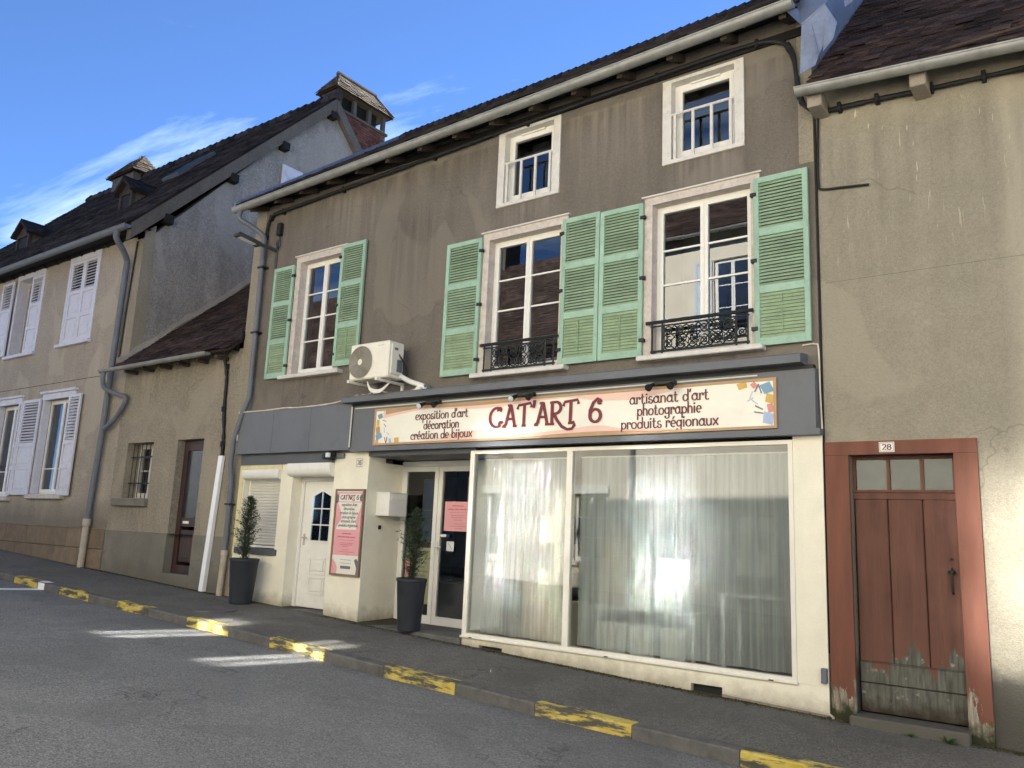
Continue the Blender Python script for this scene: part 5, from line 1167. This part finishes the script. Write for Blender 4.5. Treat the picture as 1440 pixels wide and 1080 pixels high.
# papers on the entry doors
def paper(x0, x1, z0, z1, y, mat, label, name='door_poster'):
    t = thing(name, ((x0+x1)/2, y, z0), label, 'poster'); MB().box(x0, x1, y-.002, y, z0, z1).build('sheet', mat, t); return t
t = paper(-8.05, -7.555, 1.62, 2.05, .722, M_PINK, 'pink opening notice stuck on the right glass door leaf')
for i, (v, h, w_, u0, u1) in enumerate(((.84, .032, .012, .3, .72), (.72, .036, .013, .14, .9), (.62, .010, .004, .2, .86), (.52, .014, .005, .26, .84), (.45, .014, .005, .26, .84), (.37, .012, .005, .36, .7), (.24, .012, .005, .36, .7), (.16, .014, .005, .22, .84), (.09, .012, .005, .4, .7))):
    scribble(t, lerp(-8.05, -7.555, u0), lerp(-8.05, -7.555, u1), lerp(1.62, 2.05, v), .7195, h, w_, M_PRED, 70+i)
t = paper(-8.82, -8.30, .54, 1.36, .758, M_PAPERD, 'yellowed shop poster behind the glass of the left door leaf')
lettering(t, "CAT`ART 6", -8.74, -8.36, 1.245, .7555, .06, .012, M_PGREY)
for i, s in enumerate(("exposition d'art", 'décoration', 'création de bijoux', 'photographie', "artisanat d'art", 'produits régionaux')):
    L = text_width(s)*.026; lettering(t, s, -8.53-L/2, -8.53+L/2, 1.12-i*.062, .7555, .026, .0065, M_PGREY)
MB().box(-8.82, -8.70, .7556, .7562, .92, 1.14).build('pink_patch', M_PINK, t)
t = paper(-8.11, -8.0, 1.53, 1.57, .722, M_BOXW, 'tiny white sticker on the right glass door leaf above the handle', 'door_sticker')
MB().box(-7.99, -7.93, .719, .7195, 1.53, 1.57).build('blue_patch', plain('sticker_blue', (.02, .03, .12), .5), t)
t = paper(-7.98, -7.84, 1.33, 1.47, .722, M_BOXW, 'small white card stuck beside the door handle', 'door_card')
MB().add([(-7.96, .7195, 1.45), (-7.95, .7195, 1.45), (-7.87, .7195, 1.36), (-7.88, .7195, 1.36)], [(0, 1, 2, 3)]).build('ink_line', M_INK, t)

# ------------------------------------------------------------------ potted conifers
def planter(x, y, z, label, seed, h, rt, rb, hp):
    rg = random.Random(seed); t = thing('potted_conifer', (x, y, z), label, 'potted plant', 'potted conifers by the shop')
    MB().lathe([(0, .0), (rb-.01, 0), (rb, .01), (rt-.012, hp-.05), (rt-.01, hp-.045), (rt, hp-.04), (rt, hp-.004), (rt-.004, hp), (rt-.022, hp), (rt-.03, hp-.06), (0, hp-.06)], (x, y, z), 36).build('pot', M_POT, t)
    MB().lathe([(0, hp-.045), (rt*.5, hp-.05), (rt-.032, hp-.058)], (x, y, z), 20).build('soil', M_SOIL, t)
    tr = MB(); z0 = z+hp-.06
    lean = rg.uniform(-.03, .03)
    for k in range(4): a = k*1.7; tr.tube([(x+.03*math.cos(a), y+.03*math.sin(a), z0), (x+.05*math.cos(a)+lean, y+.05*math.sin(a), z0+h*.5), (x+.02*math.cos(a)+lean, y, z0+h*(.7+.07*k))], [.008, .006, .002], 6)
    tr.build('stem', M_BARK, t)
    m = MB()
    for i in range(235):
        f = i/235; zz = z0+.04+f*(h-.1); env = (.05+.13*math.sin(math.pi*min(1, (f*.86+.16)))**.8)*(1.0 if f < .75 else 1.25*(1-f)+.69*.9)
        a = rg.uniform(0, 6.283); L = env*rg.choice((.5, .7, .9, 1.0, 1.15, 1.4))*rg.uniform(.8, 1.15)+.02
        if f < .15: L *= rg.uniform(.3, 1.2)
        p = Vector((x+lean*f, y, zz)); d = Vector((math.cos(a), math.sin(a), rg.uniform(.35, 1.1))).normalized()
        nn = int(10+L*60)
        for j in range(nn):
            u = (j+.5)/nn; q = p+d*L*u+Vector((rg.gauss(0, .008), rg.gauss(0, .008), rg.gauss(0, .01)))
            dd = (d+Vector((rg.gauss(0, .7), rg.gauss(0, .7), rg.gauss(.1, .6)))).normalized(); sd = dd.orthogonal().normalized(); sd = (Matrix.Rotation(rg.uniform(0, 6.28), 3, dd) @ sd)*rg.uniform(.0035, .0065)
            ll = rg.uniform(.022, .05)
            m.add([q-sd, q+sd, q+dd*ll+sd*.3, q+dd*ll-sd*.3], [(0, 1, 2, 3)])
    m.build('foliage', M_LEAF, t, 'stuff'); return t
planter(-11.32, -.33, pave(-11.32, -.33), 'potted conifer in tall charcoal pot left of the roller shutter window', 5, 1.08, .235, .175, .70)
planter(-7.93, -.03, .256, 'potted conifer in tall charcoal pot on the step by the glass entry doors', 6, 1.05, .215, .155, .70)

# ------------------------------------------------------------------ shop window contents
def voile_sheet(x0, x1, z0, z1, y, label, seed, gather=None):
    rg = random.Random(seed); n = int((x1-x0)*70); m = MB(); rows = 9; ph = [rg.uniform(0, 6.28) for _ in range(6)]
    for r in range(rows+1):
        f = r/rows; z = lerp(z1, z0, f)
        for i in range(n+1):
            u = x0+(x1-x0)*i/n
            w = sum(math.sin(u*k+ph[q])*aa for q, (k, aa) in enumerate(((24, .010), (41, .007), (67, .004), (9, .012))))*(.5+.5*f)
            g = 0
            if gather: g = gather(f, i/n)
            m.v.append((u+g+.004*math.sin(u*31+f*3), y+w+.01*math.sin(f*5+u*3), z+(.006*math.sin(u*14+ph[1]) if r == rows else 0)))
    for r in range(rows):
        for i in range(n): k = r*(n+1)+i; m.f.append((k, k+1, k+n+2, k+n+1))
    m.sm = True
    t = thing('voile_curtain', ((x0+x1)/2, y, z0), label, 'curtain', 'sheer curtains in the shop window')
    m.build('cloth', M_VOILE, t); MB().tube([(x0-.02, y, z1+.005), (x1+.02, y, z1+.005)], .010, 6).build('rod', M_PVC, t)
voile_sheet(-6.84, -5.47, .335, 2.585, .16, 'sheer white curtain behind the narrow shop pane', 1)
voile_sheet(-5.33, -4.06, .335, 2.585, .15, 'sheer white curtain behind the left half of the wide shop pane', 2, lambda f, u: (.05*f*f*(u-.5)))
voile_sheet(-4.05, -2.76, .335, 2.585, .15, 'sheer white curtain behind the right half of the wide shop pane', 3, lambda f, u: -.06*f*f*(1-u))
def carton(name, x0, x1, y0, y1, z0, z1, mat, label, dot=False, cat='box'):
    t = thing(name, ((x0+x1)/2, (y0+y1)/2, z0), label, cat)
    MB().bbox(x0, x1, y0, y1, z0, z1, .005).build('body', mat, t); MB().box(x0+.01, x1-.01, y0-.002, y0, (z0+z1)/2-.004, (z0+z1)/2+.004).build('seam', M_INK, t)
    if dot:
        xc, zc = (x0+x1)/2, (z0+z1)/2; MB().tube([(xc+.045*math.cos(i*.4189), y0-.004, zc+.045*math.sin(i*.4189)) for i in range(16)], .012, 5).build('printed_ring', M_YDOT, t)
# cream display cubes in the narrow pane
carton('display_cube', -5.95, -5.60, .42, .72, .245, .80, M_BOXC, 'cream display plinth at the foot of the stack in the narrow shop pane', cat='display cube')
carton('display_cube', -6.12, -5.78, .40, .70, .803, 1.16, M_BOXC, 'cream display cube, second of the stack in the narrow shop pane', cat='display cube')
carton('display_cube', -5.88, -5.60, .42, .70, 1.163, 1.52, M_BOXC, 'cream display cube, third of the stack in the narrow shop pane', cat='display cube')
carton('display_cube', -6.10, -5.76, .40, .70, 1.523, 1.86, M_BOXC, 'cream display cube, fourth of the stack in the narrow shop pane', cat='display cube')
carton('display_cube', -5.90, -5.62, .42, .68, 1.863, 2.22, M_BOXC, 'cream display cube topping the stack in the narrow shop pane', cat='display cube')
carton('wooden_chest', -6.75, -6.25, .95, 1.45, .245, .95, M_CARTON, 'low brown slatted chest behind the narrow shop pane', cat='chest')
def shop_table(x0, x1, y0, y1, zt, label):
    t = thing('shop_table', ((x0+x1)/2, (y0+y1)/2, .245), label, 'table'); MB().bbox(x0, x1, y0, y1, zt-.03, zt, .005).build('table_top', M_BOXW, t)
    for x in (x0+.03, x1-.07):
        for y in (y0+.03, y1-.07): MB().box(x, x+.04, y, y+.04, .245, zt-.03).build('leg', M_BOXW, t)
shop_table(-5.30, -3.95, .45, 1.0, .80, 'low white table with printed boxes behind the wide shop pane')
shop_table(-3.75, -2.75, .6, 1.2, 1.05, 'white side table behind the right half of the wide shop pane')
for i, (x, lb) in enumerate(((-5.2, 'leftmost white box with yellow ring under the shop table'), (-4.82, 'middle white box with yellow ring under the shop table'), (-4.42, 'rightmost white box with yellow ring under the shop table'))):
    carton('printed_box', x, x+.32, .5, .82, .245, .60, M_BOXW, lb, True)
carton('printed_box', -4.90, -4.55, .5, .8, .803, 1.13, M_BOXW, 'white box with yellow ring standing on the shop table', True)
carton('printed_box', -4.50, -4.14, .5, .8, .803, 1.15, M_BOXW, 'pale box with yellow ring at the right end of the shop table', True)
carton('cardboard_box', -5.28, -4.93, .55, .9, .803, 1.22, M_CARTON, 'lower brown cardboard box on the left of the shop table')
carton('cardboard_box', -5.26, -4.95, .56, .88, 1.223, 1.60, M_CARTON, 'upper brown cardboard box stacked on the shop table')
carton('paper_pile', -4.52, -4.10, .6, .9, 1.153, 1.40, M_BOXW, 'pile of white papers on top of the boxes in the shop window', cat='paper pile')
carton('cardboard_box', -7.95, -7.55, 1.1, 1.5, 1.75, 2.45, M_CARTON, 'brown cardboard box high up behind the right glass door leaf')
carton('cardboard_box', -8.6, -8.0, 1.2, 1.6, .245, .85, M_INK, 'dark box on the floor behind the glass doors')
carton('picture_board', -8.72, -8.35, .95, .98, 1.45, 2.40, plain('blue_board', (.03, .06, .12), .6), 'dark blue picture board standing behind the left glass door leaf', cat='picture board')
carton('cardboard_box', -7.9, -7.5, 1.15, 1.55, 1.25, 1.745, M_CARTON, 'brown cardboard box under another behind the right glass door leaf')

# ------------------------------------------------------------------ weeds at the foot of the walls
def weed(x, y, label, seed, n=26, h=.07):
    rg = random.Random(seed); t = thing('weed', (x, y, pave(x, y)), label, 'weed'); m = MB()
    for i in range(n):
        a = rg.uniform(0, 6.283); d = Vector((math.cos(a), math.sin(a), rg.uniform(.3, 1.4))).normalized(); p = Vector((x+rg.gauss(0, .015), y+rg.gauss(0, .01), pave(x, y))); L = h*rg.uniform(.6, 1.3); s_ = d.cross(Vector((0, 0, 1))).normalized()*.009
        m.add([p, p+d*L*.5+s_, p+d*L, p+d*L*.5-s_], [(0, 1, 2, 3)])
    m.build('leaves', M_LEAFY, t)
weed(-1.32, -.20, 'small green weed at the foot of the red door sill', 1, 34, .09)
weed(-1.62, -.20, 'tiny weed tuft left of the green weed by the red door', 2, 14, .04)
m = MB(); rg = random.Random(31)
for i in range(5200):      # moss, grit and dead leaves gathered along the wall foot
    x = rg.choice([rg.uniform(-9.6, -2.4), rg.uniform(-6.6, -3.0), rg.uniform(-2.4, .6), rg.uniform(-17, -12.4)]); y = -.03-abs(rg.gauss(0, .055)); z = pave(x, y)+.002
    if -9.0 < x < -7.0: y -= .05
    s_ = rg.uniform(.004, .012); h = s_*rg.uniform(.4, 1.1)
    m.add([(x-s_, y-s_, z), (x+s_, y-s_*.7, z), (x+s_*.3, y+s_, z), (x+rg.uniform(-.3, .3)*s_, y, z+h)], [(0, 1, 3), (1, 2, 3), (2, 0, 3)])
mo = m.build('wall_foot_moss', plain('moss_and_grit', (.055, .048, .022), .95, .5, 9, island=.6)); tag(mo, 'moss and grit gathered along the foot of the walls', 'moss', kind='stuff')

# ------------------------------------------------------------------ the row across the street (seen in the glass; sunlit, lights the shade)
def opp_house(name, x0, x1, ze, zr, mat, wins, label, depth=8.5, doors=(), pitch_y=-14.2, shut=True, gl=None):
    t = thing(name, ((x0+x1)/2, -10, G((x0+x1)/2)-.05), label, 'house', 'houses across the street')
    ops = list(wins)+list(doors)
    wall_cells(x0, x1, min(G(x0), G(x1))-.3, ze, ops, -10, -1, .3).build('wall', mat, t)
    MB().box(x0, x1-.003, -18.5, -18.3, -1, ze).box(x0, x0+.2, -18.3, -10.3, -1, ze).box(x1-.2, x1-.003, -18.3, -10.3, -1, ze).build('outer_walls', mat, t)
    tile_roof(t, 'roof', (x0, -9.65, ze-.05), (x1, -9.65, ze-.05), (x0, pitch_y, zr), (x1, pitch_y, zr), M_TILEO, .2, .16, seed=int(x1*3)+50)
    MB().quad((x0, pitch_y, zr), (x1, pitch_y, zr), (x1, -18.8, ze-.1), (x0, -18.8, ze-.1)).build('back_roof', M_TILEU, t)
    for X in (x0+.02, x1-.03): MB().prism([(-10.02, ze-.02), (-18.3, ze-.02), (pitch_y, zr-.1)], 'x', X-.01, X).build('gable', mat, t)
    MB().quad((x0, -9.66, ze-.07), (x1, -9.66, ze-.07), (x1, -10.1, ze), (x0, -10.1, ze)).build('soffit', M_TIMBER, t)
    gutter(t, (x0, -9.6, ze-.1), (x1, -9.6, ze-.1), .07, M_ZINC, 3)
    for w in wins:
        u = window_unit(t, *w, -10.08, -1, 2, 3, mat=M_PVC, gl=gl or (M_GLASSW if w[2] > 6 else M_GLASSO), room=True)
        MB().bbox(w[0]-.1, w[1]+.1, -10.05, -9.9, w[2]-.1, w[2], .01).build('sill', M_WHITE, u)
        if shut and w[2] > 3:
            k = (w[1]-w[0])/2
            for a, b in ((w[0]-k-.03, w[0]-.03), (w[1]+.03, w[1]+k+.03)): MB().ring(a, b, w[2], w[3], .07, -9.995, -9.95).box(a+.07, b-.07, -9.99, -9.965, w[2]+.07, w[3]-.07).build('shutter', M_OPPSH, t)
    for d in doors:
        D = MB().ring(d[0], d[1], d[2]+.001, d[3], .07, -10.16, -10.1).build('door', M_BDOOR, t); MB().bbox(d[0]+.07, d[1]-.07, -10.15, -10.11, d[2], d[3]-.07, .01).build('door_leaf', M_BDOOR, D)
    return t
opp_house('facing_house', -32, -19.2, 7.0, 11.6, M_OPP[2], [(-30, -29, 4.6, 6.2), (-27, -26, 4.6, 6.2), (-27, -26, 1.7, 3.3), (-23.5, -22.4, 1.7, 3.3)], 'pale grey house across the street, farthest up the hill', doors=[(-29.9, -29, .8, 3.0)])
A_ = opp_house('facing_house', -19.19, -9.81, 6.6, 11.4, M_OPP[0], [(-11.15, -10.4, 4.12, 5.45), (-15.0, -14.05, .95, 2.75), (-11.6, -10.6, 1.0, 2.75), (-18.2, -17.2, 1.0, 2.75)], 'sand roughcast house across the street with ground floor windows', doors=[(-16.6, -15.7, .2, 2.5)], gl=M_GLASSO)
for w in ((-15.0, -14.05), (-11.6, -10.6)): MB().bbox(w[0]-.05, w[1]+.05, -10.0, -9.9, 2.75, 2.98, .01).build('roller_box', M_PVC, A_)
MB().tube([(-9.86, -9.9, 6.5), (-9.86, -9.9, .2)], .05, 8).build('downpipe', M_PIPE, A_)
ch = MB().box(-18.5, -17.6, -14.9, -14.0, 10.2, 12.6).build('chimney', M_RAKE, A_); MB().box(-18.6, -17.5, -15.0, -13.9, 12.6, 12.72).build('chimney_slab', M_CEMENT, ch)
opp_house('facing_house', -9.80, -3.6, 9.45, 13.2, M_OPP[1], [(-7.8, -6.85, 6.75, 8.7), (-5.65, -4.75, 6.75, 8.5), (-9.12, -8.42, 4.08, 5.45), (-7.3, -6.2, .8, 2.4)], 'tall cream house across the street with pale shutters', doors=[(-5.2, -4.3, -.05, 2.2)])
opp_house('facing_house', -3.59, 4.2, 8.9, 12.4, M_OPP[3], [(-2.1, -.95, 6.55, 8.3), (2.6, 3.5, 3.9, 5.5), (-2.4, -1.4, .9, 2.4), (2.4, 3.4, .8, 2.4)], 'warm sand house across the street behind the viewer', gl=M_GLASSW, doors=[(.3, 1.2, -.2, 2.1)])
opp_house('facing_house', 4.21, 14, 7.4, 11.6, M_OPP[2], [(5.5, 6.5, 4.0, 5.6), (8.2, 9.2, 4.0, 5.6), (11, 12, 4.0, 5.6), (5.5, 6.5, .6, 2.2)], 'pale grey house across the street, farthest down the hill', doors=[(8.3, 9.2, -.5, 1.8)])
